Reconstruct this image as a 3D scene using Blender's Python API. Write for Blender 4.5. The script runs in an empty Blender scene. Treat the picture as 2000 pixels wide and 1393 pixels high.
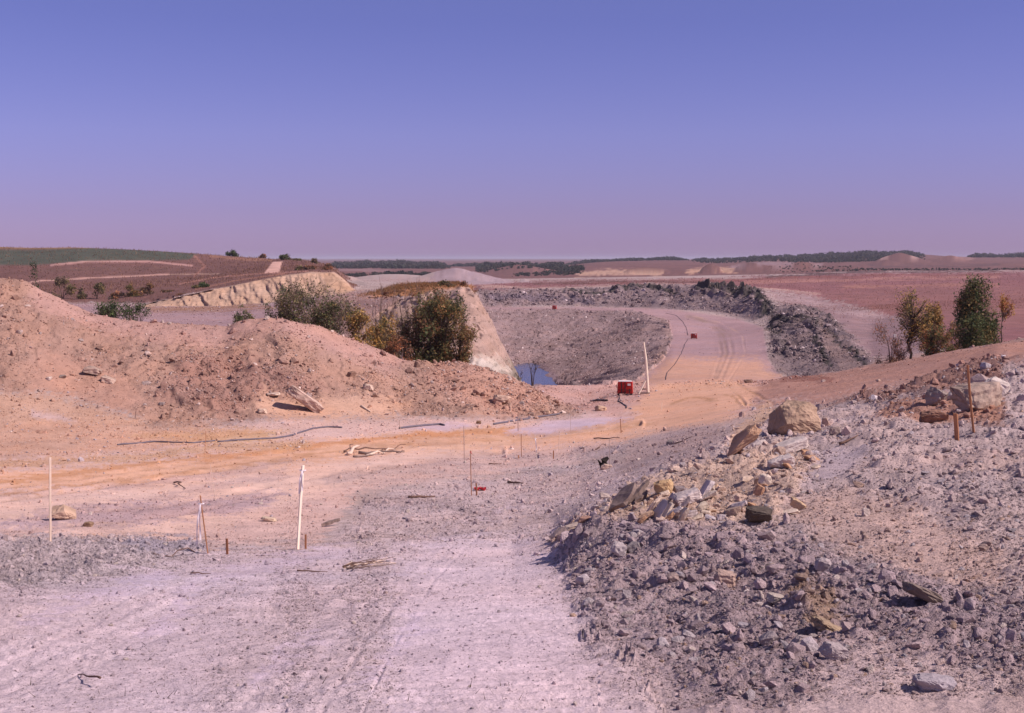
import bpy, bmesh, math, random
import numpy as np
from mathutils import Vector, Matrix, noise as mnoise

C = bpy.context.scene.collection
rng = np.random.default_rng(7)
random.seed(7)
SC = bpy.context.scene

# ------------------------------------------------------------------ camera
F = 2632.0                       # focal length, measured in columns of a 2000 wide frame
HOR = 505.0                      # where the horizon sits in that frame
PITCH = math.atan((696.5 - HOR) / F)
cam_d = bpy.data.cameras.new('camera')
cam = bpy.data.objects.new('camera', cam_d)
C.objects.link(cam)
cam.location = (0, 0, 0)
cam.rotation_euler = (math.pi / 2 - PITCH, 0, 0)
cam_d.sensor_width = 36.0
cam_d.lens = F / 2000 * 36.0
cam_d.clip_start = 0.1
cam_d.clip_end = 60000
SC.camera = cam

# ------------------------------------------------------------------ sky, sun, exposure
SUN_EL, SUN_AZ = math.radians(44), math.radians(104)     # azimuth clockwise from the view direction (+Y)
sun_dir = Vector((math.cos(SUN_EL) * math.sin(SUN_AZ), math.cos(SUN_EL) * math.cos(SUN_AZ), math.sin(SUN_EL)))
w = bpy.data.worlds.new('World')
SC.world = w
w.use_nodes = True
nt = w.node_tree
nt.nodes.clear()
sky = nt.nodes.new('ShaderNodeTexSky')
sky.sky_type = 'NISHITA'
sky.sun_disc = False
sky.sun_elevation = SUN_EL
sky.sun_rotation = SUN_AZ
sky.air_density = 1.0
sky.dust_density = 0.3
sky.ozone_density = 3.0
tc = nt.nodes.new('ShaderNodeTexCoord')
sp = nt.nodes.new('ShaderNodeSeparateXYZ')
ramp = nt.nodes.new('ShaderNodeValToRGB')
cr = ramp.color_ramp
cr.elements[0].position = 0.0
cr.elements[0].color = (0.64, 0.47, 1.04, 1)
cr.elements[1].position = 0.5
cr.elements[1].color = (1.3, 0.90, 1.0, 1)
for p_, c_ in ((0.035, (0.64, 0.46, 0.97, 1)), (0.09, (0.72, 0.53, 1.03, 1)), (0.17, (0.68, 0.51, 0.97, 1))):
    e = cr.elements.new(p_)
    e.color = c_
mul = nt.nodes.new('ShaderNodeMixRGB')
mul.blend_type = 'MULTIPLY'
mul.inputs[0].default_value = 1.0
bg = nt.nodes.new('ShaderNodeBackground')
bg.inputs[1].default_value = 0.092
wo = nt.nodes.new('ShaderNodeOutputWorld')
L = nt.links.new
L(tc.outputs['Generated'], sp.inputs[0])
L(sp.outputs[2], ramp.inputs[0])
L(sky.outputs[0], mul.inputs[1])
L(ramp.outputs[0], mul.inputs[2])
L(mul.outputs[0], bg.inputs[0])
L(bg.outputs[0], wo.inputs[0])

sd = bpy.data.lights.new('sun', 'SUN')
so = bpy.data.objects.new('sun', sd)
C.objects.link(so)
so.rotation_euler = sun_dir.to_track_quat('Z', 'Y').to_euler()
so.location = (40, -20, 60)
sd.energy = 5.0
sd.angle = math.radians(0.5)
sd.color = (1.0, 0.87, 0.80)
SC.view_settings.view_transform = 'Standard'
SC.view_settings.look = 'None'
SC.view_settings.exposure = 0.10
SC.view_settings.gamma = 1.0
SC.view_settings.use_curve_mapping = False
SC.cycles.max_bounces = 4
SC.cycles.diffuse_bounces = 2
SC.cycles.transparent_max_bounces = 4

# ------------------------------------------------------------------ projection helpers
CP, SP = math.cos(PITCH), math.sin(PITCH)
def P(px, row, Y):
    u = (px - 1000.0) / F
    v = (696.5 - row) / F
    fy = v * SP + CP
    return Vector((u / fy * Y, Y, (v * CP - SP) / fy * Y))
def slope_of(row):
    v = (696.5 - row) / F
    return (v * CP - SP) / (v * SP + CP)
def az_of(px, row):
    v = (696.5 - row) / F
    return ((px - 1000.0) / F) / (v * SP + CP)
def proj(x, y, z):
    d = y * CP - z * SP
    return 1000 + F * x / d, 696.5 - F * (y * SP + z * CP) / d
def S2L(h, k=1.0):                # '#rrggbb' -> linear colour
    h = h.lstrip('#')
    o = []
    for i in (0, 2, 4):
        c = int(h[i:i + 2], 16) / 255
        o.append((c / 12.92 if c < 0.04045 else ((c + 0.055) / 1.055) ** 2.4) * k)
    return tuple(o)

# ------------------------------------------------------------------ vectorised noise
_perm = np.random.default_rng(3).integers(0, 2 ** 31, 65536)
def _h(ix, iy, s):
    n = (ix.astype(np.int64) * 73856093) ^ (iy.astype(np.int64) * 19349663) ^ (s * 83492791)
    return _perm[n & 65535].astype(np.float32) / 2 ** 31
def vnoise(x, y, s=0):           # gradient noise about -1..1
    ix = np.floor(x); iy = np.floor(y)
    fx = (x - ix).astype(np.float32); fy = (y - iy).astype(np.float32)
    ix = ix.astype(np.int64); iy = iy.astype(np.int64)
    ux = fx * fx * fx * (fx * (fx * 6 - 15) + 10)
    uy = fy * fy * fy * (fy * (fy * 6 - 15) + 10)
    def g(dx, dy):
        a = _h(ix + dx, iy + dy, s) * 6.2831853
        return np.cos(a) * (fx - dx) + np.sin(a) * (fy - dy)
    a = g(0, 0); b = g(1, 0); c = g(0, 1); d = g(1, 1)
    return 1.45 * ((a * (1 - ux) + b * ux) * (1 - uy) + (c * (1 - ux) + d * ux) * uy)
def fbm(x, y, s=0, o=4, gain=0.5):
    t = 0; a = 1; n = 0
    for i in range(o):
        t = t + a * vnoise(x * 2 ** i, y * 2 ** i, s + i * 17)
        n += a; a *= gain
    return t / n

# ------------------------------------------------------------------ the lie of the land
# Each line crosses the whole view: px -> (row of the surface, distance).  Distances grow from line to line.
LINES = [
 [(0,1393,5.3),(1000,1393,5.3),(1400,1385,5.3),(1950,1360,5.2)],
 [(0,1182,10),(1050,1182,10),(1150,1185,9.8),(1300,1195,9.2),(1500,1180,8.5),(1700,1170,8),(1950,1150,8)],
 [(0,1116,14),(1000,1116,14),(1100,1108,13.8),(1200,1070,13),(1300,1055,12.5),(1500,1045,12),(1700,1045,11.5),(1950,1045,11)],
 [(0,1055,18.4),(150,1056,18.4),(280,1056,18.4),(340,1080,18.7),(600,1074,19),(1000,1072,19),(1080,1055,18.6),(1130,1020,17.5),(1200,1003,16.5),(1300,990,16),(1400,985,16),(1500,960,16),(1700,950,15.2),(1950,955,14)],
 [(0,1045,21.5),(280,1045,21.5),(340,1050,21.7),(600,1048,22),(1000,1040,22),(1080,1035,21.6),(1130,1005,20.8),(1200,990,20),(1260,960,20),(1350,935,20.3),(1500,905,21),(1700,892,19.5),(1950,895,18.5)],
 [(0,995,27),(300,998,27.5),(600,1000,28),(1000,995,28.5),(1130,975,28),(1200,955,27.5),(1300,920,27),(1400,893,27),(1500,866,29),(1700,848,26),(1868,836,25),(2000,815,25)],
 [(0,962,35),(600,966,36),(1000,963,37),(1130,940,38),(1200,920,38),(1300,890,38),(1400,862,38),(1500,838,40),(1600,825,38),(1700,805,37),(1800,782,35),(2000,742,33)],
 [(0,925,44),(600,920,47),(1000,918,47),(1130,905,49),(1200,885,50),(1300,862,52),(1400,838,52),(1500,815,52),(1600,800,52),(1700,780,50),(1800,750,48),(1900,718,46),(2000,690,44)],
 [(0,888,56),(600,888,60),(1000,890,60),(1200,858,65),(1300,836,68),(1400,815,68),(1500,795,68),(1600,778,66),(1700,765,62),(1800,747,60),(1900,722,58),(2000,700,58)],
 [(0,855,66),(600,850,72),(1000,850,76),(1200,825,83),(1300,808,85),(1400,785,86),(1500,772,86),(1600,758,84),(1700,745,80),(1800,727,76),(1950,695,72)],
 [(0,825,73),(57,828,73),(300,825,76),(600,812,82),(800,812,86),(1000,812,90),(1100,812,92),(1200,790,100),(1300,775,104),(1400,762,106),(1500,752,106),(1600,742,102),(1700,728,96),(1800,710,92),(1950,678,86)],
 [(0,735,80),(57,750,80),(150,765,81),(300,770,82),(600,768,87),(800,786,90),(1000,792,94),(1100,806,96),(1200,776,110),(1300,762,114),(1400,752,116),(1500,748,115),(1600,737,110),(1700,722,104),(1800,703,99),(1950,674,93)],
 [(0,540,97),(57,556,97),(100,574,97),(180,611,97),(240,622,97),(300,628,97),(440,636,98),(475,626,98),(515,620,98),(560,625,98),(640,645,100),(700,665,101),(760,692,102),(800,708,103),(900,711,104),(950,724,105),(1000,742,106),(1040,763,106),(1070,782,107),(1100,797,107),(1140,791,111),(1200,765,118),(1300,748,122),(1400,742,125),(1500,745,124),(1600,733,118),(1700,716,112),(1800,698,106),(1950,670,100),(2100,640,100)],
 [(0,725,112),(440,725,112),(700,728,115),(900,735,118),(1000,757,121),(1035,757,122),(1060,753,123),(1130,752,125),(1200,752,127),(1250,748,130),(1300,735,135),(1400,725,142),(1480,728,142),(1550,745,135),(1600,742,130),(1700,735,125),(1800,715,120),(1950,690,112)],
 [(0,668,155),(440,668,155),(620,668,155),(700,665,152),(800,680,148),(860,715,142),(930,742,140),(980,752,142),(1010,760,142),(1040,768,145),(1060,765,148),(1130,764,150),(1200,746,145),(1260,722,150),(1310,700,160),(1400,695,165),(1500,690,165),(1550,700,160),(1600,700,155),(1700,700,142),(1800,690,138),(1950,675,132)],
 [(0,640,185),(440,638,185),(620,630,185),(700,600,185),(760,580,185),(820,566,180),(900,559,178),(925,566,176),(940,588,174),(955,612,172),(972,650,170),(990,688,169),(1008,722,168),(1022,752,168),(1034,782,172),(1060,782,174),(1085,772,176),(1100,757,179),(1130,735,185),(1200,705,190),(1260,690,200),(1310,678,195),(1400,672,200),(1500,668,185),(1550,685,180),(1600,685,175),(1700,690,165),(1800,680,155),(1950,660,155)],
 [(0,620,216),(440,616,216),(620,600,216),(700,582,216),(760,570,212),(820,563,205),(900,557,205),(925,575,205),(935,640,205),(950,690,205),(1000,745,206),(1022,752,206),(1040,745,208),(1060,733,207),(1085,727,205),(1100,722,206),(1130,708,212),(1200,680,220),(1260,662,230),(1310,655,232),(1400,648,240),(1500,648,215),(1550,665,205),(1600,660,200),(1700,668,190),(1800,650,190),(1950,640,190)],
 [(0,600,262),(285,599,262),(440,598,262),(520,592,262),(620,580,262),(690,572,262),(760,563,255),(820,559,250),(900,555,250),(925,580,250),(940,650,250),(1000,684,240),(1040,684,240),(1060,678,245),(1100,668,258),(1200,645,270),(1260,628,262),(1310,635,258),(1400,632,268),(1500,632,240),(1550,620,235),(1600,636,228),(1700,645,220),(1800,625,230),(1950,620,230)],
 [(0,588,285),(200,592,285),(285,590,272),(340,578,268),(400,569,268),(460,558,270),(520,546,272),(560,538,273),(610,534,275),(650,533,277),(668,545,274),(690,566,272),(720,566,285),(820,557,290),(900,553.5,290),(925,582,290),(940,607,330),(1000,607,340),(1100,606,345),(1200,608,335),(1250,610,322),(1300,621,292),(1400,620,300),(1460,628,275),(1500,618,262),(1550,602,258),(1600,622,255),(1660,622,250),(1700,630,250),(1800,610,270),(1950,602,275)],
 [(0,572,330),(200,570,330),(400,556,330),(520,535,330),(610,526,330),(650,528,330),(675,550,330),(700,563,330),(820,556,330),(900,553,330),(925,578,335),(940,600,368),(1100,601,372),(1200,601,366),(1300,604,352),(1400,608,330),(1440,614,316),(1480,604,296),(1520,596,284),(1600,606,285),(1660,608,280),(1800,600,310),(1950,594,320)],
 [(0,556,400),(200,553,400),(400,540,400),(520,520,400),(600,520,400),(650,524,400),(680,553,400),(720,561,400),(820,555.5,400),(900,552,400),(925,572,392),(940,566,388),(1000,568,390),(1060,571,392),(1130,570,392),(1200,566,390),(1300,561,382),(1370,564,366),(1440,568,345),(1484,572,328),(1500,584,312),(1530,590,306),(1600,598,320),(1700,598,330),(1800,590,370),(1950,584,390)],
 [(0,520,500),(200,520,500),(400,518,500),(520,512,490),(600,513,490),(650,520,490),(690,551,500),(760,556,500),(900,550,500),(1000,558,500),(1200,558,500),(1300,556,480),(1500,566,450),(1600,574,460),(1700,572,480),(1950,560,520)],
 [(0,481,640),(57,483,640),(150,482,640),(250,486,640),(380,494,640),(440,499,640),(480,502,640),(520,504,640),(535,507,640),(560,503,640),(600,509,640),(640,518,640),(670,536,640),(700,548,640),(900,547,640),(1000,552,640),(1200,549,640),(1400,549,640),(1600,556,640),(1950,546,680)],
 [(0,515,900),(600,530,900),(690,548,900),(900,545,900),(1000,546,900),(1200,543,900),(1500,541,900),(1950,533,1000)],
 [(0,530,1200),(600,542,1200),(690,545,1200),(900,543,1200),(1000,545,1200),(1200,542,1200),(1500,536,1300),(1700,529,1400),(1950,528,1400)],
 [(0,525,1700),(640,528,1700),(850,529,1700),(930,538,1700),(1100,530,1700),(1130,524,1700),(1290,525,1700),(1345,524,1700),(1500,522,1800),(1700,519,1900),(1950,517,1900)],
 [(0,520,2500),(640,524,2500),(850,524,2500),(950,522,2500),(1100,522,2500),(1170,512,2500),(1300,511,2500),(1400,514,2500),(1500,509,2600),(1600,510,2600),(1750,503,2700),(1950,509,2700)],
 [(0,516,3600),(640,517,3600),(800,517,3600),(900,520,3600),(1100,517,3600),(1200,510,3600),(1300,507,3600),(1400,507,3600),(1500,502,3600),(1600,499,3600),(1700,495,3600),(1790,494,3600),(1850,499,3600),(1900,501,3600),(1950,500,3600)],
 [(0,512,6000),(2000,512,6000)],
 [(0,505.4,30000),(2000,505.4,30000)],
]
A_D = 0.43
a_cols = np.concatenate([np.linspace(-1.05, -A_D, 90)[:-1], np.linspace(-A_D, A_D, 1040), np.linspace(A_D, 1.05, 140)[1:]])
NC = len(a_cols)
prof = []
for ln in LINES:
    aa = np.array([az_of(p, r) for p, r, _ in ln]); ss = np.array([slope_of(r) for _, r, _ in ln]); yy = np.log([y for _, _, y in ln])
    s_ = np.interp(a_cols, aa, ss); y_ = np.interp(a_cols, aa, yy)
    k = np.ones(7) / 7                                   # round the kinks a little along the line
    s_ = np.convolve(np.pad(s_, 3, 'edge'), k, 'valid'); y_ = np.convolve(np.pad(y_, 3, 'edge'), k, 'valid')
    prof.append((s_, np.exp(y_)))
prof.insert(0, (np.full(NC, -1.62 / 0.6), np.full(NC, 0.6)))
vis = np.abs(a_cols) < .405
CW = np.gradient(a_cols); CW = CW / CW.min()
rowsY, rowsS, strip = [], [], []
for i in range(len(prof) - 1):
    s0, y0 = prof[i]; s1, y1 = prof[i + 1]
    d = np.percentile(np.abs(s1 - s0)[vis], 85) * F
    n = int(np.clip(d / 1.75, 5, 110)) if i else 14
    n = max(n, {15: 100, 16: 30, 17: 70, 18: 48, 20: 44}.get(i, 0))
    for t in np.arange(n) / n:
        Y = np.exp(np.log(y0) * (1 - t) + np.log(y1) * t)
        q = (Y - y0) / (y1 - y0)
        rowsY.append(Y); rowsS.append((s0 * y0 * (1 - q) + s1 * y1 * q) / Y); strip.append(i)
rowsY.append(prof[-1][1]); rowsS.append(prof[-1][0]); strip.append(len(prof) - 1)
GY = np.array(rowsY); GS = np.array(rowsS); strip = np.array(strip)
NR = len(GY)
# soften the creases that run across the view (screen-even rows)
for _ in range(2):
    G2 = GS.copy()
    G2[1:-1] = 0.25 * GS[:-2] + 0.5 * GS[1:-1] + 0.25 * GS[2:]
    G2[:20] = GS[:20]; G2[-4:] = GS[-4:]
    GS = G2
GX = a_cols[None, :] * GY
GZ = GS * GY
ST = np.repeat(strip[:, None], NC, 1)

# spoil mounds standing on the far ground
def mound(px, Y, row_top, row_base, halfw_px, y_len=1.0, pw=1.15, flat=0.0):
    global GZ
    cx = P(px, row_base, Y).x
    h = (row_base - row_top) / F * Y
    r = halfw_px / F * Y
    d = np.sqrt(((GX - cx) / r) ** 2 + ((GY - Y) / (r * y_len)) ** 2)
    d = d * (1 + 0.10 * vnoise(GX / r * 2, GY / r * 2, 5))
    GZ = GZ + h * np.clip((1 - d) / (1 - flat), 0, 1) ** pw
mound(888, 620, 520, 548, 108, 0.8, 1.1)
mound(925, 640, 532, 550, 90, 0.7, 1.1)
mound(690, 560, 545, 556, 26, 1.0)
mound(1025, 700, 546, 552, 16, 1.0)
mound(1760, 2200, 489, 508, 60, 2.0, 0.9)
mound(1865, 2300, 489, 506, 46, 2.0, 1.2)
mound(1730, 2000, 497, 506, 35, 2.0, 0.7)
mound(1205, 1450, 523, 541, 98, .35, .45)
mound(1385, 1420, 516, 534, 58, .35, .45)
mound(765, 1100, 534, 546, 90, .35, .5)
mound(1010, 1900, 516, 530, 70, .6, .8)
mound(1075, 1750, 524, 534, 60, .6, .8)
mound(1560, 1500, 508, 524, 130, .6, .7)
mound(1470, 1500, 508, 520, 60, 2.0, 0.8)
mound(1550, 1550, 513, 520, 50, 2.0, 0.8)

PX, ROW = proj(GX, GY, GZ)
PX = PX.astype(np.float32); ROW = ROW.astype(np.float32)
# warped plan of the same, for ragged edges between kinds of ground
wn = fbm(GX / GY * 26, np.log(GY) * 26, 11, 4)
wn2 = fbm(GX / GY * 26 + 40, np.log(GY) * 26, 12, 4)
nearw = np.clip((1150 - 0 * ROW - 0) * 0 + (ROW - 850) / 250, 0, 1.6)
WX = PX + (16 + 34 * nearw) * wn; WR = ROW + (7 + 20 * nearw) * wn2
del wn, wn2
FN = fbm(GX / GY * 230, np.log(GY) * 260, 13, 3)

# ------------------------------------------------------------------ what the ground is made of
COL = np.empty((NR, NC, 3), np.float32)
RGH = np.full((NR, NC), 0.22, np.float32)       # how broken the surface is
STN = np.full((NR, NC), 0.25, np.float32)       # how many loose stones lie on it
REG = np.zeros((NR, NC), np.int8)
COL[:] = S2L('a5918d')
def seg_sdf(poly, x, y):
    p = np.array(poly, float)
    n = len(p); d = np.full(x.shape, 1e18, np.float64); s = np.ones(x.shape)
    for i in range(n):
        a = p[i]; b = p[i - 1]; e = b - a
        wx = x - a[0]; wy = y - a[1]
        t = np.clip((wx * e[0] + wy * e[1]) / (e @ e + 1e-9), 0, 1)
        d = np.minimum(d, (wx - e[0] * t) ** 2 + (wy - e[1] * t) ** 2)
        c1 = y >= a[1]; c2 = y < b[1]; c3 = e[0] * wy > e[1] * wx
        s = np.where((c1 & c2 & c3) | (~c1 & ~c2 & ~c3), -s, s)
    return s * np.sqrt(d)
def _box(pts, m, s0, s1, warp):
    q = np.array(pts); X_, R_ = (WX, WR) if warp else (PX, ROW)
    mk = (X_ > q[:, 0].min() - m) & (X_ < q[:, 0].max() + m) & (R_ > q[:, 1].min() - m) & (R_ < q[:, 1].max() + m) & (ST >= s0) & (ST <= s1)
    return mk, X_[mk], R_[mk]
def apply(mk, al, col, rgh, stn, reg):
    if col is not None:
        c = np.array(S2L(col)) if isinstance(col, str) else np.array(col)
        COL[mk] = COL[mk] * (1 - al[:, None]) + c * al[:, None]
    if rgh is not None: RGH[mk] = RGH[mk] * (1 - al) + rgh * al
    if stn is not None: STN[mk] = STN[mk] * (1 - al) + stn * al
    if reg is not None:
        t = REG[mk]; t[al > 0.5] = reg; REG[mk] = t
def poly(pts, col=None, soft=10, s=(0, 99), rgh=None, stn=None, reg=None, a=1.0, warp=True):
    mk, x, y = _box(pts, soft, s[0], s[1], warp)
    if not mk.any(): return
    d = seg_sdf(pts, x, y) + (soft * 1.5 * FN[mk] if warp else 0)
    apply(mk, a * np.clip(0.5 - d / (1.3 * soft), 0, 1), col, rgh, stn, reg)
def stroke(pts, wd, col=None, s=(0, 99), rgh=None, stn=None, reg=None, a=1.0, warp=True, soft=0.6):
    """a painted streak: pts (px,row), wd half width in px"""
    mk, x, y = _box(pts, wd * 2, s[0], s[1], warp)
    if not mk.any(): return
    d = np.full(x.shape, 1e9)
    for (ax, ay), (bx, by) in zip(pts[:-1], pts[1:]):
        ex, ey = bx - ax, by - ay
        t = np.clip(((x - ax) * ex + (y - ay) * ey) / (ex * ex + ey * ey), 0, 1)
        d = np.minimum(d, np.hypot(x - ax - ex * t, (y - ay - ey * t)))
    if warp: d = d + wd * .9 * FN[mk]
    apply(mk, a * np.clip((wd - d) / (wd * soft), 0, 1), col, rgh, stn, reg)

# regions: 0 ground 1 haul_road 2 spoil_bank 3 rubble_pile 4 pit_slope 5 highwall 6 hill 7 grass_field 8 pit_bank 9 distant_ridges 10 bench_road 11 brown_slope
GREY, LAV, TAN, PINK = 'a8929a', 'b9a3b2', 'c9a076', 'cda793'
# -- near dust
poly([(-2200,1060),(340,1075),(620,1070),(1000,1010),(1300,900),(1420,840),(1300,1390),(1300,1700),(-2200,1700)], 'bda8ab', 20, (0, 9), 0.45, 0.8, 0)
poly([(-2200,1400),(-2200,1200),(60,1170),(300,1110),(600,1085),(700,1075),(500,1200),(350,1420)], 'c2adb2', 60, (0, 5), 0.36, 0.5)
poly([(770,1400),(760,1180),(800,1060),(900,1030),(1060,1050),(1090,1120),(1150,1260),(1190,1400)], 'c7b2b9', 50, (0, 6), 0.3, 0.3)
for pts in ([(60,1215),(200,1160),(330,1120)], [(290,1240),(360,1180),(390,1120)], [(420,1130),(560,1095),(680,1070)], [(480,1340),(560,1290),(620,1230)], [(700,1340),(760,1280),(820,1210)]):
    stroke(pts, 20, 'bfabbd', (0, 6), 0.06, 0.05, a=0.5, soft=1.0)
stroke([(560,1180),(680,1200),(760,1190)], 40, 'b5a1a6', (0, 6), 0.6, 1.0, a=0.35, soft=1)
stroke([(560,1330),(640,1260),(700,1180)], 40, 'b7a3a8', (0, 6), 0.6, 1.0, a=0.35, soft=1)
# -- middle ground left: pinkish tan tracks and broken grey ground between
poly([(-2200,1000),(-2200,800),(0,825),(300,830),(600,815),(1100,815),(1200,790),(1310,750),(1500,735),(1560,770),(1480,812),(1400,830),(1250,850),(1150,890),(1000,925),(700,960),(620,1060),(340,1070),(-2200,1065)], 'c6a59c', 16, (3, 12), 0.3, 0.6, 1)
poly([(-2200,985),(60,975),(300,940),(560,905),(700,875),(900,868),(1000,880),(860,900),(700,940),(560,985),(420,1030),(300,1055),(60,1060),(-2200,1070)], 'd3b0a2', 16, (3, 10), 0.12, 0.25, 1)
poly([(-2200,920),(60,918),(400,895),(650,860),(900,838),(1100,828),(1300,800),(1420,765),(1500,760),(1560,790),(1400,830),(1200,862),(1000,878),(800,878),(640,900),(300,950),(-2200,990)], 'cea188', 14, (4, 12), 0.12, 0.2, 1)
for pts, wd, c, a in ([[(-200,965),(60,935),(300,905),(520,880),(760,855),(1000,838)], 7, 'bd8a66', .8], [[(-200,985),(60,960),(300,930),(560,895),(800,868)], 4, 'b48667', .7],
                      [[(400,900),(640,868),(820,850),(1010,845)], 5, 'c08a66', .8], [[(700,880),(900,872),(1080,850),(1250,830),(1400,800)], 6, 'd8ae96', .8],
                      [[(1000,862),(1200,842),(1350,812),(1480,775)], 5, 'c99878', .7], [[(1100,842),(1300,806),(1420,770)], 4, 'c49274', .6]):
    stroke(pts, wd, c, (4, 12), a=a)
for pts in ([(0,1040),(200,1030),(340,1000),(520,960)], [(80,1000),(260,985),(420,950),(560,925)], [(200,955),(420,930),(560,900)]):
    stroke(pts, 9, 'b99a94', (3, 10), 0.35, 0.8, a=0.7)
poly([(-2200,1060),(0,1020),(120,1000),(260,985),(420,975),(560,960),(520,990),(300,1020),(60,1030)], 'b3989a', 10, (3, 8), 0.35, 0.8)
stroke([(640,935),(760,920),(900,905),(1000,900),(1120,895)], 14, 'b39893', (5, 10), 0.4, 0.9, a=0.7)
poly([(640,1065),(700,1000),(760,960),(900,935),(1060,920),(1200,900),(1260,940),(1150,1000),(1060,1040),(860,1050)], 'bca5a4', 16, (3, 9), 0.5, 1.3, 0)
for pts in ([(720,985),(800,985),(880,990)], [(900,1000),(960,1010)], [(1120,885),(1200,880),(1250,870)]):
    stroke(pts, 12, 'a08d90', (3, 10), 0.8, 1.4, a=0.6)
stroke([(-200,910),(60,905),(160,900),(300,890),(420,875),(600,868)], 10, 'bd9474', (6, 12), 0.5, 1.3, a=0.7)
poly([(250,850),(420,868),(520,860),(560,845),(460,838)], 'c29c7c', 10, (8, 12), 0.3, 0.5)
# orange clay fan under the bank, left edge
poly([(-2200,905),(-2200,770),(60,765),(110,770),(190,790),(240,815),(420,830),(520,850),(300,880),(60,895)], 'bb8e72', 16, (8, 13), 0.4, 0.7, a=0.65)
poly([(60,800),(130,812),(150,825),(60,815)], 'b49a98', 6, (8, 13), a=0.8)
# grey-lavender puddled dust by the pipe
poly([(990,845),(1080,822),(1180,812),(1240,815),(1140,838),(1060,850)], 'bfa6ae', 7, (8, 13), 0.05, 0.1)
poly([(790,835),(880,826),(925,830),(870,842)], 'bfa6ae', 5, (8, 13), 0.05, 0.1)
# -- flat apron near the red box, brown slope to its right
poly([(1040,745),(1500,725),(1560,770),(1480,812),(1400,825),(1290,800),(1200,812),(1130,805),(1060,790)], 'b9938a', 9, (9, 14), 0.15, 0.4, 1)
poly([(1280,745),(1420,735),(1500,760),(1470,800),(1380,825),(1280,830),(1230,800)], 'cb9d84', 12, (9, 14), 0.06, 0.1, 1)
poly([(1480,825),(1470,770),(1500,740),(1600,728),(1800,692),(1950,664),(4200,500),(4200,760),(1960,720),(1850,742),(1700,775),(1600,800)], 'a27a6d', 10, (7, 14), 0.5, 0.9, 11)
stroke([(1560,790),(1700,752),(1850,715),(1960,690)], 14, 'a67d70', (7, 14), 0.3, 0.5, a=0.6)
stroke([(1530,742),(1570,737),(1620,742)], 8, '8a6055', (10, 14), 0.6, 1.0)
for pts in ([(1310,790),(1350,778),(1400,782)], [(1420,770),(1450,790),(1500,800)]):
    stroke(pts, 3, 'a87e5c', (9, 13), a=0.6)
# -- spoil bank
poly([(-2200,800),(-2200,420),(0,520),(57,548),(180,600),(300,618),(440,626),(500,612),(560,614),(700,655),(800,698),(910,702),(1000,735),(1050,765),(1110,795),(1130,812),(1000,815),(700,812),(480,822),(300,830),(200,790),(110,765),(60,765)], 'a28072', 9, (10, 14), 1.0, 0.8, 2)
poly([(60,548),(180,604),(300,622),(440,630),(520,616),(700,660),(800,704),(760,730),(640,690),(520,650),(420,680),(300,670),(160,640),(60,600)], 'ad887f', 22, (10, 14), 0.5, 0.5, a=0.8)
poly([(300,780),(360,700),(440,690),(540,720),(640,760),(560,800),(440,815)], '957066', 20, (10, 14), 1.4, 1.4, a=0.7)
poly([(480,800),(520,772),(600,790),(700,770),(800,790),(760,812),(560,818)], 'c29a84', 16, (10, 14), 0.15, 0.25, a=0.9)
poly([(60,690),(130,690),(220,720),(300,790),(240,810),(140,770),(60,760)], 'b08878', 18, (10, 14), 0.4, 0.6, a=0.7)
poly([(860,700),(1000,738),(1080,790),(1000,812),(900,790),(820,740)], 'b48a7a', 16, (10, 14), 0.8, 1.3, a=0.7)
# hidden land behind the bank and the pale pit floor to its left
poly([(-2200,740),(-2200,560),(0,590),(285,594),(520,592),(640,578),(690,568),(760,600),(900,740)], '9a7e80', 8, (14, 18), 0.12, 0.2, 0)
poly([(280,600),(440,598),(520,594),(530,602),(420,608),(300,610)], '93705f', 5, (15, 19), 0.2, 0.2)
poly([(600,645),(620,578),(690,568),(760,566),(800,600),(790,680),(700,680)], 'a08078', 8, (14, 18), 0.25, 0.3, 0)
stroke([(640,600),(700,590),(740,600)], 8, '8d6d66', (14, 18), a=.6)
# -- highwall: flat top and the cut face
poly([(700,580),(780,556),(900,548),(930,553),(928,572),(860,575),(780,580)], '95684a', 6, (14, 24), 0.35, 0.2, 5)
# -- pit
poly([(932,640),(945,598),(1040,602),(1240,604),(1290,612),(1316,640),(1312,670),(1296,705),(1240,745),(1205,752),(1060,752),(1034,790),(960,800)], '8c7675', 5, (17, 20), 0.6, 1.6, 4, warp=False)
poly([(1036,700),(1290,640),(1312,670),(1296,705),(1240,745),(1205,752),(1060,752),(1038,800)], '8c7675', 3, (14, 17), 0.5, 1.6, 4, warp=False)
poly([(1030,712),(1062,712),(1104,752),(1090,775),(1030,775)], '857075', 6, (14, 18), 0.15, 1.0, warp=False)
stroke([(1255,725),(1285,700),(1310,660),(1300,630),(1275,612)], 11, '957c78', (14, 20), 0.9, 1.6, a=0.7, warp=False)
poly([(935,600),(1060,600),(1240,601),(1300,603),(1370,612),(1440,622),(1490,640),(1500,700),(1530,745),(1560,752),(1500,745),(1400,738),(1290,745),(1255,740),(1300,700),(1314,660),(1305,628),(1240,608),(1060,605),(935,606)], 'a08284', 4, (13, 21), 0.09, 0.18, 10, warp=False)
poly([(1300,700),(1480,700),(1530,748),(1420,745),(1250,752),(1275,725)], 'b98f7c', 14, (13, 17), 0.07, 0.12, 10)
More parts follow.
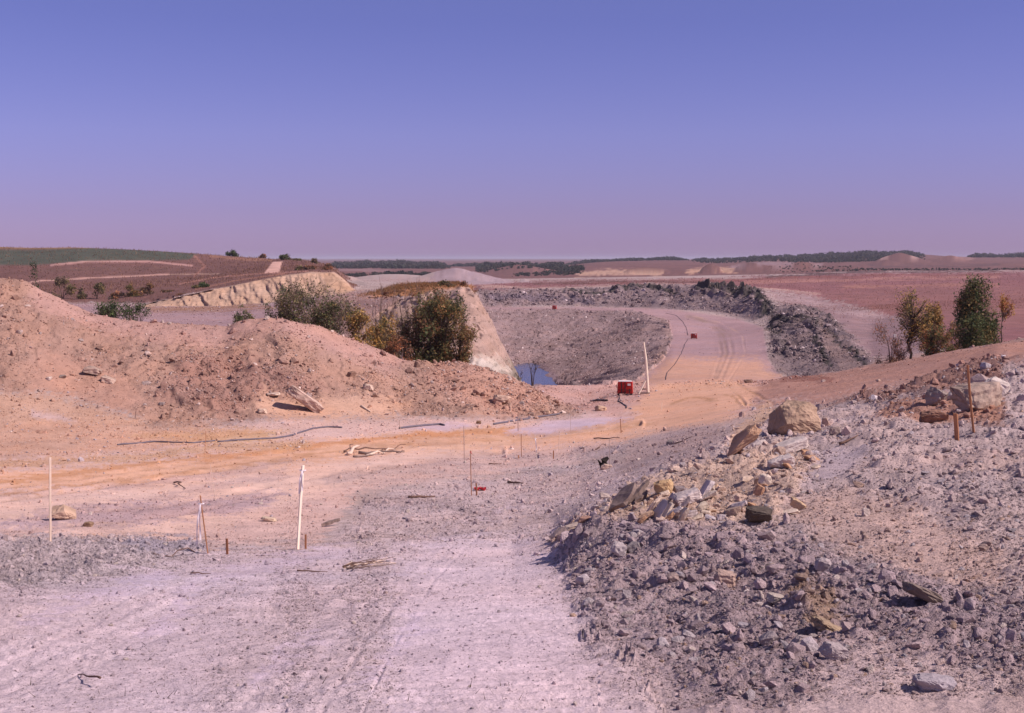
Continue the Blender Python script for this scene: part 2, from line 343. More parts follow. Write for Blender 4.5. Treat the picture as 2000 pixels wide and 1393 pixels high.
# -- the cut face of the highwall
poly([(700,760),(700,640),(780,585),(860,566),(932,560),(960,600),(1000,690),(1036,752),(1035,790),(820,790)], 'a3877c', 4, (15, 16), 0.9, 0.25, 5, warp=False)
poly([(880,740),(900,700),(960,690),(1012,730),(1030,752),(930,750)], 'b0a096', 10, (15, 16), 0.3, 0.4, 5)
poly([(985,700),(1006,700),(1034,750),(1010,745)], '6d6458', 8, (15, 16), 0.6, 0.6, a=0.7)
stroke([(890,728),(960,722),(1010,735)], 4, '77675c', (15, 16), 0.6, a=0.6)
stroke([(950,655),(985,665)], 2, '8a7468', (15, 16), a=0.6)
stroke([(930,690),(985,680)], 2, '8a7468', (15, 16), a=0.6)
# -- bank behind the bench
poly([(932,600),(935,560),(1060,566),(1200,562),(1300,555),(1440,560),(1490,566),(1505,600),(1500,628),(1450,622),(1370,606),(1240,600),(1060,597)], '867374', 3, (19, 24), 1.0, 1.5, 8, warp=False)
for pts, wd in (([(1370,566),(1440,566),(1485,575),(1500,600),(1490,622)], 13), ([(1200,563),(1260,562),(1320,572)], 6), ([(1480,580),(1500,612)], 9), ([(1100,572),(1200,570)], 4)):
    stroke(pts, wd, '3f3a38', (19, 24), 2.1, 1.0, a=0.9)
stroke([(960,580),(1100,585),(1160,592)], 8, '6f6069', (19, 24), 1.2, a=.8)
# -- lumpy dark bank and gullies right of the road
poly([(1505,600),(1540,592),(1620,600),(1660,640),(1700,700),(1690,716),(1600,732),(1540,742),(1510,720),(1500,660)], '796869', 8, (13, 24), 1.1, 1.4, 8)
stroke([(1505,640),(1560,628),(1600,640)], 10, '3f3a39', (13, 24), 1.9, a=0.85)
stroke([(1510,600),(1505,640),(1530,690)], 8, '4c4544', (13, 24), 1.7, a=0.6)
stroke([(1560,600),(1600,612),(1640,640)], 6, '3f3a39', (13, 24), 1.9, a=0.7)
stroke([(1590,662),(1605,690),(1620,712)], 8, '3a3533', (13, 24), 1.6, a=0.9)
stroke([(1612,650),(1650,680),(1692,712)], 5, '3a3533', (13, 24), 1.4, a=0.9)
poly([(1600,640),(1625,660),(1680,712),(1640,720),(1615,690)], '86706c', 5, (13, 24), 0.3, 0.5, a=.8)
poly([(1490,575),(1560,572),(1640,590),(1760,622),(1850,668),(1760,700),(1700,700),(1650,640),(1600,605),(1530,592)], '8a7072', 10, (13, 24), 0.25, 0.5, 7)
stroke([(1500,578),(1560,584),(1640,604),(1720,620)], 8, 'a58c8c', (15, 24), 0.15, a=.6)
# -- brown plain
poly([(925,566),(930,552),(1200,546),(1400,545),(1600,532),(4200,520),(4200,700),(1850,690),(1760,622),(1640,590),(1560,574),(1480,564),(1300,555),(1100,562)], '82595a', 5, (13, 26), 0.12, 0.08, 7)
poly([(1600,575),(1800,560),(4200,560),(4200,640),(1900,640),(1760,612)], '845c59', 14, (13, 26), 0.12, 0.1)
for pts, wd, c in (([(940,560),(1100,563),(1300,556),(1480,562),(1600,574)], 3, 'b19389'), ([(1100,553),(1400,548),(1700,538),(1950,536)], 3, '7e4d42'),
                   ([(1450,552),(1700,545),(1950,541)], 4, 'a5776b'), ([(1700,600),(1850,612),(1960,600)], 9, '7d564c'), ([(1650,560),(1950,556)], 4, 'a07264')):
    stroke(pts, wd, c, (19, 26), a=.6)
# -- hill on the left
poly([(-2200,600),(-2200,460),(57,478),(250,482),(400,492),(540,500),(640,514),(700,552),(690,566),(655,534),(600,536),(520,548),(400,570),(285,592),(-100,590)], '70504a', 4, (17, 25), 0.18, 0.06, 6)
poly([(-2200,510),(-2200,470),(57,488),(180,484),(300,488),(385,496),(370,507),(300,509),(200,510),(57,518)], '4e5044', 3, (17, 25), 0.12, 0.0, 6, warp=False)
stroke([(-100,481),(57,485),(200,483),(330,489)], 2.2, '876a4a', (17, 25), warp=False)
for pts, wd, c in (([(100,518),(170,511),(290,511),(375,519)], 2.6, 'bb8f86'), ([(57,552),(85,548),(200,542),(330,536)], 1.8, 'c49a8d'), ([(330,536),(430,535)], 1.2, 'a8897a'), ([(520,534),(536,512),(552,512)], 1, 'c49a8d'),
                   ([(350,555),(420,542),(500,535),(600,530)], 2.0, 'a5786c'), ([(380,565),(460,548),(560,534)], 2.0, '9c6f5d'), ([(410,500),(480,507),(530,508)], 4, '8b6553'), ([(60,530),(200,524),(330,524)], 4, '6b4f48'), ([(380,500),(400,520),(380,540)], 3, '93685b')):
    stroke(pts, wd, c, (17, 25), a=.8, warp=False)
poly([(516,534),(532,512),(551,511),(546,532)], 'c39a8c', 1.5, (18, 25), 0.05, 0, 6, warp=False)
# cream cut face at its foot
poly([(270,600),(300,590),(345,582),(400,569),(460,557),(520,545),(560,537),(608,532),(652,532),(672,546),(692,568),(680,572),(620,582),(520,593),(430,599),(285,601)], 'b3937f', 2.0, (18, 20), 0.55, 0.1, 6, warp=False)
poly([(620,536),(652,533),(692,568),(660,572),(640,560)], 'ab8870', 3, (18, 20), 0.5, 0.1, a=.8)
# -- spoil mounds, far country
poly([(828,556),(850,532),(878,518),(900,520),(950,532),(1010,552),(940,556)], '998489', 2, (21, 25), 0.6, 0.25, 9, warp=False)
poly([(662,560),(676,548),(700,544),(722,560)], '93827f', 2, (21, 24), 0.4, 0.1, 9)
poly([(1010,553),(1025,545),(1042,553)], 'a08a8c', 2, (23, 25), reg=9)
poly([(-2200,556),(-2200,400),(2900,400),(2900,532),(1600,534),(1400,545),(1040,548),(900,552),(690,552)], '70504c', 3, (25, 40), 0.10, 0.0, 9)
for pts, wd, c in (([(680,545),(760,547),(850,548)], 3, 'a48a86'), ([(1130,536),(1200,532),(1290,535)], 6, 'b99580'), ([(1345,532),(1380,527),(1430,529)], 6.5, 'bf977f'), ([(1430,522),(1500,514),(1600,518)], 5, '8e7476'),
                   ([(1700,503),(1790,500)], 4, 'b08d84'), ([(1840,508),(1900,505)], 4, '946f68'), ([(1500,540),(1700,531),(1950,529)], 3, '50403c'), ([(1700,520),(1950,518)], 3, '5f4746'), ([(1040,555),(1200,550),(1400,552)], 2.4, '604844'),
                   ([(1000,525),(1100,528)], 4, '8d645a'), ([(660,527),(760,528)], 3, '8a6d6c')):
    stroke(pts, wd, c, (22, 40), a=.8)

# -- right hand rubble
poly([(1600,800),(1700,772),(1850,742),(1960,715),(4200,560),(4200,1700),(1290,1700),(1290,1390),(1200,1230),(1085,1060),(1130,1010),(1200,990),(1230,950),(1300,905),(1380,860),(1480,800),(1540,790)], 'b8a19e', 26, (0, 11), 0.85, 1.3, 3)
poly([(1160,1250),(1085,1060),(1150,1015),(1260,1030),(1400,1040),(1560,1060),(1700,1110),(1960,1160),(4200,1300),(4200,1500),(1900,1330),(1700,1300),(1500,1400),(1350,1400)], 'ad989c', 26, (0, 6), 1.25, 1.7, 3)
poly([(1560,1400),(1640,1250),(1800,1280),(1960,1330),(1960,1500)], 'bba5a4', 20, (0, 4), 0.5, 1.1, 3)
poly([(1500,1000),(1640,960),(1800,1000),(1960,1080),(1960,1160),(1760,1120),(1600,1050)], 'ba9e95', 18, (2, 8), 0.55, 0.9, 3)
poly([(1560,920),(1640,880),(1700,880),(1640,940),(1560,960)], 'b09da0', 12, (3, 9), 0.3, 0.6)
poly([(1080,1060),(1150,1010),(1230,960),(1330,925),(1420,905),(1540,870),(1590,900),(1560,960),(1500,1030),(1400,1035),(1260,1025),(1150,1045)], 'c5a899', 14, (2, 9), 0.9, 1.5, 3)
poly([(1420,860),(1440,830),(1500,790),(1520,805),(1470,850),(1430,885)], 'c2a08a', 9, (5, 10), 0.4, 0.6, 3)
poly([(1700,820),(1740,795),(1840,775),(1960,790),(1960,840),(1860,830),(1780,835)], 'aa8070', 8, (5, 10), 0.8, 1.4, 3)
poly([(1620,790),(1760,760),(1850,720),(1960,690),(1960,745),(1850,765),(1720,790)], '937067', 8, (6, 11), 0.9, 1.5, 3)
poly([(1240,860),(1300,840),(1400,830),(1420,850),(1380,880),(1260,920),(1200,930)], 'a8908d', 12, (5, 10), 0.4, 1.0, 0)
poly([(1560,1150),(1600,1160),(1660,1230),(1600,1240),(1540,1180)], 'a88a72', 14, (0, 4), a=.7)
poly([(1280,1300),(1200,1240),(1170,1120),(1230,1220),(1400,1400),(1290,1400)], 'b09c9f', 20, (0, 4), 0.3, 0.8, a=.7)
# left low berm of grey rubble
poly([(-2200,1110),(-2200,1040),(60,1050),(290,1050),(400,1062),(390,1085),(300,1110),(60,1150)], 'b3a1a3', 12, (1, 5), 0.9, 1.7, 0)
poly([(230,1065),(300,1050),(380,1060),(390,1078),(300,1085)], 'a0929a', 7, (2, 5), 0.8, 1.5)
# dragline cleat tracks in the near dust and wheel ruts on the bench
RUT = np.zeros((NR, NC), np.float32)
def rut(pts, wd, depth, s=(0, 99), col=None, a=0.5):
    mk, x, y = _box(pts, wd * 3, s[0], s[1], False)
    if not mk.any(): return
    d = np.full(x.shape, 1e9)
    for (ax, ay), (bx, by) in zip(pts[:-1], pts[1:]):
        ex, ey = bx - ax, by - ay
        t = np.clip(((x - ax) * ex + (y - ay) * ey) / (ex * ex + ey * ey), 0, 1)
        d = np.minimum(d, np.hypot(x - ax - ex * t, y - ay - ey * t))
    g = np.exp(-(d / wd) ** 2)
    RUT[mk] -= (depth * np.clip(.6 + 1.1 * vnoise(x / 60, y / 30, 92), 0, 1.3) * (g - 0.6 * np.exp(-((d - 2 * wd) / wd) ** 2))).astype(np.float32)
    if col: apply(mk, a * g * np.clip(.6 + 1.2 * vnoise(x / 23, y / 9, 91), 0, 1.2), col, None, None, None)
ring = lambda off: [(1345 + off * .3, 618), (1390 + off * .6, 630), (1418 + off, 655), (1424 + off, 690), (1410 + off * .8, 725), (1400 + off * .6, 750)]
for off, a_ in ((-14, .8), (-5, 1.0), (7, .9), (32, .7)):
    rut(ring(off), 3.0 if off < 30 else 1.6, 0.03, (13, 21), '8d7368' if off % 4 else 'c29c88', a_ * .5)
rut([(1420,752),(1440,770),(1455,790)], 2.5, .05, (9, 14), '97714f', .6)
rut([(1440,750),(1480,772),(1510,790)], 2.5, .04, (9, 14), '9c7556', .5)
for k in range(3):
    rut([(-200,975 + k * 14),(60,948 + k * 12),(300,915 + k * 11),(560,884 + k * 8),(820,858 + k * 6),(1050,846 + k * 4),(1250,826 + k * 2)], 3, .05, (4, 12), 'a97f5e', .35)
for k in range(2):
    rut([(-200,1020 + k * 24),(60,1010 + k * 22),(350,985 + k * 20),(560,945 + k * 12),(760,905 + k * 8),(980,882 + k * 2)], 4, .04, (3, 9), 'b28f80', .3)
for k in range(5):
    rut([(-300 + k * 60, 1420),(60 + k * 60, 1250),(300 + k * 50, 1150),(560 + k * 30, 1095),(760 + k * 30, 1060)], 7 - k, .0045, (0, 7), 'bda7b0' if k % 2 else 'd2c0c8', .3)
for k in range(4):
    rut([(440 + k * 85, 1420),(590 + k * 60, 1260),(730 + k * 40, 1130),(880 + k * 24, 1030),(1000 + k * 14, 985)], 9 - 2 * k, .0045, (0, 8), 'cdb9c4' if k % 2 else 'b8a4aa', .3)
tr = ((PX > 760) & (PX < 1170) & (ROW > 1060) & (ST <= 5)) | ((PX < 560) & (ROW > 1100) & (ST <= 4))
cle = np.sin(GY * 2 * np.pi / 0.21 + 3 * vnoise(GX * .7, GY * .7, 9)) * np.clip(vnoise(GX * .8, GY * .5, 8) * 1.5 + 0.5, 0, 1)
RUT += np.where(tr, 0.016 * cle, 0).astype(np.float32)

# large and small tone changes that belong to the earth itself
t1 = fbm(GX / GY * 12, np.log(GY) * 14, 31, 4)
t2 = fbm(GX * .9, GY * .9, 41, 3)
t3 = fbm(GX * .12, GY * .05, 51, 3)
COL *= (1 + 0.16 * t1 + 0.10 * t2 + 0.10 * t3)[..., None]
warm = fbm(GX * .35, GY * .2, 61, 3)[..., None]
COL *= 1 + warm * np.array([0.07, 0.0, -0.08])
# crop and grass stripes on the hill, strata on the cut faces
hl = (REG == 6)
COL[hl] *= (1 + 0.22 * vnoise(PX[hl] / 30., ROW[hl] / 1.6, 71))[:, None]
pc = (REG == 4)
COL[pc] *= (1 + 0.20 * vnoise((PX[pc] * .75 + ROW[pc]) / 9., (PX[pc] - ROW[pc] * .75) / 130., 76) + .10 * vnoise(PX[pc] / 70., ROW[pc] / 22., 77))[:, None]
fl = (REG == 7) | (REG == 9)
COL[fl] *= (1 + 0.16 * vnoise(PX[fl] / 60., ROW[fl] / 1.3, 72) + .1 * vnoise(GX[fl] / 3, GY[fl] / 6, 73))[:, None]
strata = (REG == 5)
COL[strata] *= (1 + 0.28 * vnoise(GX[strata] * .05, GZ[strata] * 1.3 + .05 * GX[strata], 74))[:, None]
np.clip(COL, 0.01, 0.75, out=COL)

# how broken the ground is changes gradually, never from one lump to the next
def boxblur(A, k):
    for ax in (0, 1):
        B = np.cumsum(np.pad(A, [(k + 1, k) if a_ == ax else (0, 0) for a_ in (0, 1)], 'edge'), axis=ax, dtype=np.float64)
        A = ((B[2 * k + 1:] - B[:-2 * k - 1]) if ax == 0 else (B[:, 2 * k + 1:] - B[:, :-2 * k - 1])) / (2 * k + 1)
    return A.astype(np.float32)
RGH = boxblur(boxblur(RGH, 6), 4)
SMK = {r_: boxblur(boxblur((REG == r_).astype(np.float32), 4), 4) for r_ in (2, 3, 8)}
# relief: lumps of every size the distance can still show
Z0 = GZ.copy()
lam = 0.045
disp = np.zeros_like(GZ)
cell = GY / 1320 * 2.2
o = 0
while lam < 14:
    m = np.clip((lam / cell - 1.0) / 1.5, 0, 1) * np.clip(1.25 - lam / (0.10 * GY + 0.2), 0, 1)
    n = vnoise(GX / lam + o * 7.3, GY / lam, 100 + o)
    bw = np.clip(RGH * 1.1 - .1, 0.1, .6)
    n = bw * (np.abs(n) * 2 - 0.5) + (1 - bw) * n
    amp = 0.085 * lam ** 0.82
    disp += amp * m * n * RGH * (1.0 + 0.6 * np.clip(RGH - .6, 0, 2))
    lam *= 1.9; o += 1
# crags and chutes on steep rubble faces
cg = (ST >= 14) & (ST <= 22) & ((REG == 8) | (REG == 4))
fold = np.abs(vnoise(GX / 3.2 + GY / 9, GY / 14 - GX / 30, 201)) + .5 * np.abs(vnoise(GX / 1.5 + GY / 4, GY / 7, 202))
disp -= np.where(cg, (0.75 - fold) * 1.2 * np.clip(RGH - .75, 0, 1.2), 0)
def ledges(l, seed, lean=.5):
    wv = GX / l + lean * GY / l * .35 + 0.9 * vnoise(GX / (l * 2.2), GY / (l * 2.2), seed) + .5 * vnoise(GX / (l * .8), GY / (l * .8), seed + 1)
    f = wv - np.floor(wv)
    return np.where(f < .12, f / .12, (1 - f) / .88) * np.clip(vnoise(GX / (l * 1.7), GY / (l * 1.7), seed + 2) * 1.6 + .55, 0, 1)
bk = (ST >= 15) & (ST <= 21) & (REG == 8)
disp += np.where((ST >= 15) & (ST <= 21), SMK[8] * (ledges(6.5, 221) * 1.25 + ledges(2.6, 225) * .45 + 1.5 * np.abs(fbm(GX / 11, GY / 16, 229, 3)) ) * np.clip(RGH - .7, .1, 1.3) * 1.25, 0)
ps = (REG == 4)
disp += np.where(ps, ledges(3.0, 231, 2.0) * .30 + ledges(9.0, 233, 2.2) * .5, 0)
rb = (REG == 3) & (ST < 12)
disp += np.where(ST < 12, SMK[3] * (ledges(.62, 241) * .12 + ledges(1.5, 245) * .20 * np.clip(GY / 24, .35, 1) + ledges(.26, 248) * .02 + .55 * np.abs(fbm(GX / 2.2, GY / 2.2, 247, 4))) * np.clip(RGH - .4, 0, 1.0) * np.clip((GY - 6.5) / 11, .06, 1), 0)
sb = (REG == 2)
disp += np.where(ST < 99, SMK[2] * (ledges(1.1, 251) * .22 + ledges(3.2, 255) * .35) * np.clip(RGH - .5, 0, 1), 0)
bm_ = (REG == 0) & (ST < 9)
disp += np.where(bm_, (ledges(.35, 261) * .07 + ledges(.16, 263) * .03) * np.clip(RGH - .3, 0, 1), 0)
ctf = (ST >= 18) & (ST <= 19) & (REG == 6) & (PX < 700)
GY2 = GY + np.where(ctf, 3.2 * np.abs(fbm(GX / 5.2 + GZ / 5, GZ / 9, 203, 3)) + 1.6 * np.abs(fbm(GX / 1.6 + GZ / 3, GZ / 3, 204, 3)), 0)
h5 = (REG == 5) & (ST >= 15) & (ST <= 16)
GY2 = GY2 + np.where(h5, 1.6 * np.abs(fbm(GX / 3.5, GZ / 2.2, 211, 4)) * 2 + .9 * (ledges(3.0, 215)) + 1.2 * vnoise(GX / 30 , GZ / .9, 213), 0)
hw = (REG == 5) & (ST >= 15) & (ST <= 16)
disp += np.where(hw, -.5 * np.abs(vnoise(GX / 9, GZ / .55 + GX / 12, 208)) + 0.3 * vnoise(GX / 3, GY / 2, 205) + .15 * vnoise(GX / .8, GY / .8, 206) - .25 * np.abs(vnoise(GX / 7 , GY / 1.2, 207)), 0)
disp[-6:] = 0
GZ = GZ + disp + RUT
GX2 = GX
del disp, fold

# lookups on the finished surface
PXf, ROWf = proj(GX2, GY2, GZ)
def gz(x, y):
    a = x / y
    c = int(np.clip(np.searchsorted(a_cols, a), 1, NC - 1))
    t = (a - a_cols[c - 1]) / (a_cols[c] - a_cols[c - 1])
    z0 = np.interp(y, GY[:, c - 1], GZ[:, c - 1]); z1 = np.interp(y, GY[:, c], GZ[:, c])
    return float(z0 * (1 - t) + z1 * t)
def hit(px, row, after=0):
    """the first ground point seen at this place of the view"""
    c = int(np.argmin(np.abs(PXf[300] - px)))
    for _ in range(3):
        col = ROWf[after:, c]
        i = int(np.argmax(col <= row)) + after
        c = int(np.argmin(np.abs(PXf[i] - px)))
    j = max(i - 1, 0)
    r0, r1 = ROWf[j, c], ROWf[i, c]
    t = 0 if r0 <= r1 else min(max((r0 - row) / (r0 - r1), 0), 1)
    y = GY2[j, c] * (1 - t) + GY2[i, c] * t
    v = P(px, row, y)
    return Vector((v.x, y, gz(v.x, y)))

# ------------------------------------------------------------------ materials
def new_mat(name):
    m = bpy.data.materials.new(name)
    m.use_nodes = True
    n = m.node_tree
    b = n.nodes['Principled BSDF']
    return m, n, b
def node(n, t, **k):
    x = n.nodes.new(t)
    for a, v in k.items():
        if a == 'ins':
            for i, vv in v.items(): x.inputs[i].default_value = vv
        else: setattr(x, a, v)
    return x
def earth_mat():
    m, n, b = new_mat('earth')
    at = node(n, 'ShaderNodeAttribute', attribute_name='col')
    rg = node(n, 'ShaderNodeAttribute', attribute_name='rough')
    g = node(n, 'ShaderNodeNewGeometry')
    n1 = node(n, 'ShaderNodeTexNoise', ins={'Scale': 26.0, 'Detail': 5.0, 'Roughness': 0.75})
    n2 = node(n, 'ShaderNodeTexNoise', ins={'Scale': 2.6, 'Detail': 5.0, 'Roughness': 0.65})
    n3 = node(n, 'ShaderNodeTexNoise', ins={'Scale': 0.35, 'Detail': 6.0, 'Roughness': 0.7})
    for t in (n1, n2, n3): n.links.new(g.outputs['Position'], t.inputs['Vector'])
    a1 = node(n, 'ShaderNodeMath', operation='MULTIPLY_ADD', ins={1: 1.1, 2: 0.0}); n.links.new(n1.outputs[0], a1.inputs[0])
    a2 = node(n, 'ShaderNodeMath', operation='MULTIPLY_ADD', ins={1: 0.40}); n.links.new(n2.outputs[0], a2.inputs[0]); n.links.new(a1.outputs[0], a2.inputs[2])
    a3 = node(n, 'ShaderNodeMath', operation='MULTIPLY_ADD', ins={1: 0.35}); n.links.new(n3.outputs[0], a3.inputs[0]); n.links.new(a2.outputs[0], a3.inputs[2])
    mr = node(n, 'ShaderNodeMapRange', ins={1: 0.62, 2: 1.22, 3: 0.68, 4: 1.32}); n.links.new(a3.outputs[0], mr.inputs[0])
    vm = node(n, 'ShaderNodeVectorMath', operation='SCALE'); n.links.new(at.outputs['Color'], vm.inputs[0]); n.links.new(mr.outputs[0], vm.inputs['Scale'])
    n.links.new(vm.outputs[0], b.inputs['Base Color'])
    b.inputs['Roughness'].default_value = 0.95
    b.inputs['Specular IOR Level'].default_value = 0.15
    bp = node(n, 'ShaderNodeBump', ins={'Distance': 0.05}); 
    mx = node(n, 'ShaderNodeMath', operation='MULTIPLY_ADD', ins={1: 0.55, 2: 0.25}); n.links.new(rg.outputs['Fac'], mx.inputs[0])
    n.links.new(mx.outputs[0], bp.inputs['Strength']); n.links.new(n1.outputs[0], bp.inputs['Height'])
    bp2 = node(n, 'ShaderNodeBump', ins={'Distance': 0.10})
    n.links.new(mx.outputs[0], bp2.inputs['Strength']); n.links.new(n2.outputs[0], bp2.inputs['Height']); n.links.new(bp.outputs[0], bp2.inputs['Normal'])
    n.links.new(bp2.outputs[0], b.inputs['Normal'])
    return m
EARTH = earth_mat()
def rock_mat(name, mode, scale=9.0, fixed=None):
    m, n, b = new_mat(name)
    if mode == 'inst':
        src = node(n, 'ShaderNodeAttribute', attribute_type='INSTANCER', attribute_name='tint').outputs['Color']
    elif mode == 'obj':
        src = node(n, 'ShaderNodeObjectInfo').outputs['Color']
    else:
        r = node(n, 'ShaderNodeRGB'); r.outputs[0].default_value = (*fixed, 1); src = r.outputs[0]
    tcn = node(n, 'ShaderNodeTexCoord')
    n1 = node(n, 'ShaderNodeTexNoise', ins={'Scale': scale, 'Detail': 6.0, 'Roughness': 0.7})
    n.links.new(tcn.outputs['Object'], n1.inputs['Vector'])
    n2 = node(n, 'ShaderNodeTexNoise', ins={'Scale': scale * 0.25, 'Detail': 3.0})
    n.links.new(tcn.outputs['Object'], n2.inputs['Vector'])
    ad = node(n, 'ShaderNodeMath', operation='ADD'); n.links.new(n1.outputs[0], ad.inputs[0]); n.links.new(n2.outputs[0], ad.inputs[1])
    mr = node(n, 'ShaderNodeMapRange', ins={1: 0.7, 2: 1.3, 3: 0.66, 4: 1.28}); n.links.new(ad.outputs[0], mr.inputs[0])
    vm = node(n, 'ShaderNodeVectorMath', operation='SCALE'); n.links.new(src, vm.inputs[0]); n.links.new(mr.outputs[0], vm.inputs['Scale'])
    n.links.new(vm.outputs[0], b.inputs['Base Color'])
    b.inputs['Roughness'].default_value = 0.9
    b.inputs['Specular IOR Level'].default_value = 0.2
    bp = node(n, 'ShaderNodeBump', ins={'Distance': 0.06, 'Strength': 0.7}); n.links.new(n1.outputs[0], bp.inputs['Height'])
    n.links.new(bp.outputs[0], b.inputs['Normal'])
    return m
ROCK_I = rock_mat('loose_stone', 'inst', 3.0)
ROCK_O = rock_mat('rock', 'obj', 3.0)
def plain_mat(name, c, rough=0.7, var=0.25, scale=(12, 12, 1.5), metal=0.0, spec=0.3):
    m, n, b = new_mat(name)
    tcn = node(n, 'ShaderNodeTexCoord')
    mp = node(n, 'ShaderNodeMapping'); mp.inputs['Scale'].default_value = scale
    n.links.new(tcn.outputs['Object'], mp.inputs[0])
    nz = node(n, 'ShaderNodeTexNoise', ins={'Scale': 2.0, 'Detail': 5.0, 'Roughness': 0.65}); n.links.new(mp.outputs[0], nz.inputs['Vector'])
    mr = node(n, 'ShaderNodeMapRange', ins={1: 0.3, 2: 0.7, 3: 1 - var, 4: 1 + var}); n.links.new(nz.outputs[0], mr.inputs[0])
    vm = node(n, 'ShaderNodeVectorMath', operation='SCALE'); vm.inputs[0].default_value = c; n.links.new(mr.outputs[0], vm.inputs['Scale'])
    n.links.new(vm.outputs[0], b.inputs['Base Color'])
    b.inputs['Roughness'].default_value = rough; b.inputs['Metallic'].default_value = metal
    b.inputs['Specular IOR Level'].default_value = spec
    bp = node(n, 'ShaderNodeBump', ins={'Distance': 0.004, 'Strength': 0.6}); n.links.new(nz.outputs[0], bp.inputs['Height']); n.links.new(bp.outputs[0], b.inputs['Normal'])
    return m
WOOD_N = plain_mat('raw_lath', S2L('b07a58'), 0.8)
WOOD_P = plain_mat('pale_lath', S2L('e8d6c4'), 0.8, 0.15)
WOOD_G = plain_mat('weathered_wood', S2L('7d6a64'), 0.9, 0.4)
WOOD_B = plain_mat('bleached_wood', S2L('cdb4a4'), 0.9, 0.25)
RIB_W = plain_mat('white_ribbon', S2L('e6d8dc'), 0.5, 0.08)
RIB_R = plain_mat('red_plastic', S2L('c8303a'), 0.5, 0.1)
REDP = plain_mat('red_paint', S2L('b8281f'), 0.45, 0.22, (2, 2, 2))
REDS = plain_mat('faded_red_paint', S2L('bd4a40'), 0.5, 0.25, (2, 2, 2))
DARKM = plain_mat('dark_steel', S2L('3a3030'), 0.5, 0.3, (3, 3, 3))
WHITEP = plain_mat('white_plate', S2L('e8ddda'), 0.5, 0.05)
PIPE = plain_mat('black_hose', S2L('655c66'), 0.5, 0.2, (2, 2, 2))
TWIG = plain_mat('dry_twig', S2L('6a5148'), 0.9, 0.3)
BARK = plain_mat('bark', S2L('4a3c36'), 0.95, 0.3)
BARKG = plain_mat('grey_bark', S2L('6b5650'), 0.95, 0.3)
def leaf_mat():
    m, n, b = new_mat('leaves')
    at = node(n, 'ShaderNodeAttribute', attribute_name='tint')
    tr = node(n, 'ShaderNodeBsdfTranslucent'); mx = node(n, 'ShaderNodeMixShader', ins={0: 0.38})
    n.links.new(at.outputs['Color'], b.inputs['Base Color']); n.links.new(at.outputs['Color'], tr.inputs[0])
    b.inputs['Roughness'].default_value = 0.75; b.inputs['Specular IOR Level'].default_value = 0.2
    n.links.new(b.outputs[0], mx.inputs[1]); n.links.new(tr.outputs[0], mx.inputs[2]); n.links.new(mx.outputs[0], n.nodes['Material Output'].inputs[0])
    return m
LEAF = leaf_mat()
def water_mat():
    m, n, b = new_mat('pond_water')
    b.inputs['Base Color'].default_value = (0.035, 0.05, 0.085, 1)
    b.inputs['Roughness'].default_value = 0.12; b.inputs['IOR'].default_value = 1.33
    g = node(n, 'ShaderNodeNewGeometry')
    nz = node(n, 'ShaderNodeTexNoise', ins={'Scale': 1.6, 'Detail': 3.0}); n.links.new(g.outputs['Position'], nz.inputs['Vector'])
    bp = node(n, 'ShaderNodeBump', ins={'Distance': 0.08, 'Strength': 0.5}); n.links.new(nz.outputs[0], bp.inputs['Height']); n.links.new(bp.outputs[0], b.inputs['Normal'])
    return m
WATER = water_mat()

# ------------------------------------------------------------------ mesh helpers
def np_mesh(name, co, faces, mat, smooth=False, nper=None, attrs=None):
    me = bpy.data.meshes.new(name)
    co = np.asarray(co, np.float32); faces = np.asarray(faces, np.int32)
    k = faces.shape[1]
    me.vertices.add(len(co)); me.vertices.foreach_set('co', co.ravel())
    me.loops.add(faces.size); me.loops.foreach_set('vertex_index', faces.ravel())
    me.polygons.add(len(faces)); me.polygons.foreach_set('loop_start', np.arange(len(faces), dtype=np.int32) * k)
    if smooth: me.polygons.foreach_set('use_smooth', np.ones(len(faces), bool))
    else: me.polygons.foreach_set('use_smooth', np.zeros(len(faces), bool))
    for an, (typ, data) in (attrs or {}).items():
        a = me.attributes.new(an, typ, 'POINT')
        a.data.foreach_set({'FLOAT_COLOR': 'color', 'FLOAT': 'value', 'INT': 'value', 'FLOAT_VECTOR': 'vector'}[typ], np.asarray(data).ravel())
    me.materials.append(mat)
    me.update(calc_edges=True)
    return me
def link(name, me, parent=None, loc=None, rot=None):
    ob = bpy.data.objects.new(name, me); C.objects.link(ob)
    if parent: ob.parent = parent
    if loc is not None: ob.location = loc
    if rot is not None: ob.rotation_euler = rot
    return ob
def tag(o, label=None, cat=None, group=None, kind=None):
    if label: o['label'] = label
    if cat: o['category'] = cat
    if group: o['group'] = group
    if kind: o['kind'] = kind
    return o
def empty(name, loc, label, cat, group=None, rotz=0):
    o = bpy.data.objects.new(name, None); C.objects.link(o)
    o.location = loc; o.rotation_euler = (0, 0, rotz); o.empty_display_size = 0.2
    return tag(o, label, cat, group)

# ------------------------------------------------------------------ terrain objects
names = ['ground', 'haul_road', 'spoil_bank', 'rubble_pile', 'pit_slope', 'highwall', 'hill', 'grass_field', 'pit_bank', 'distant_ridges', 'bench_road', 'earth_slope']
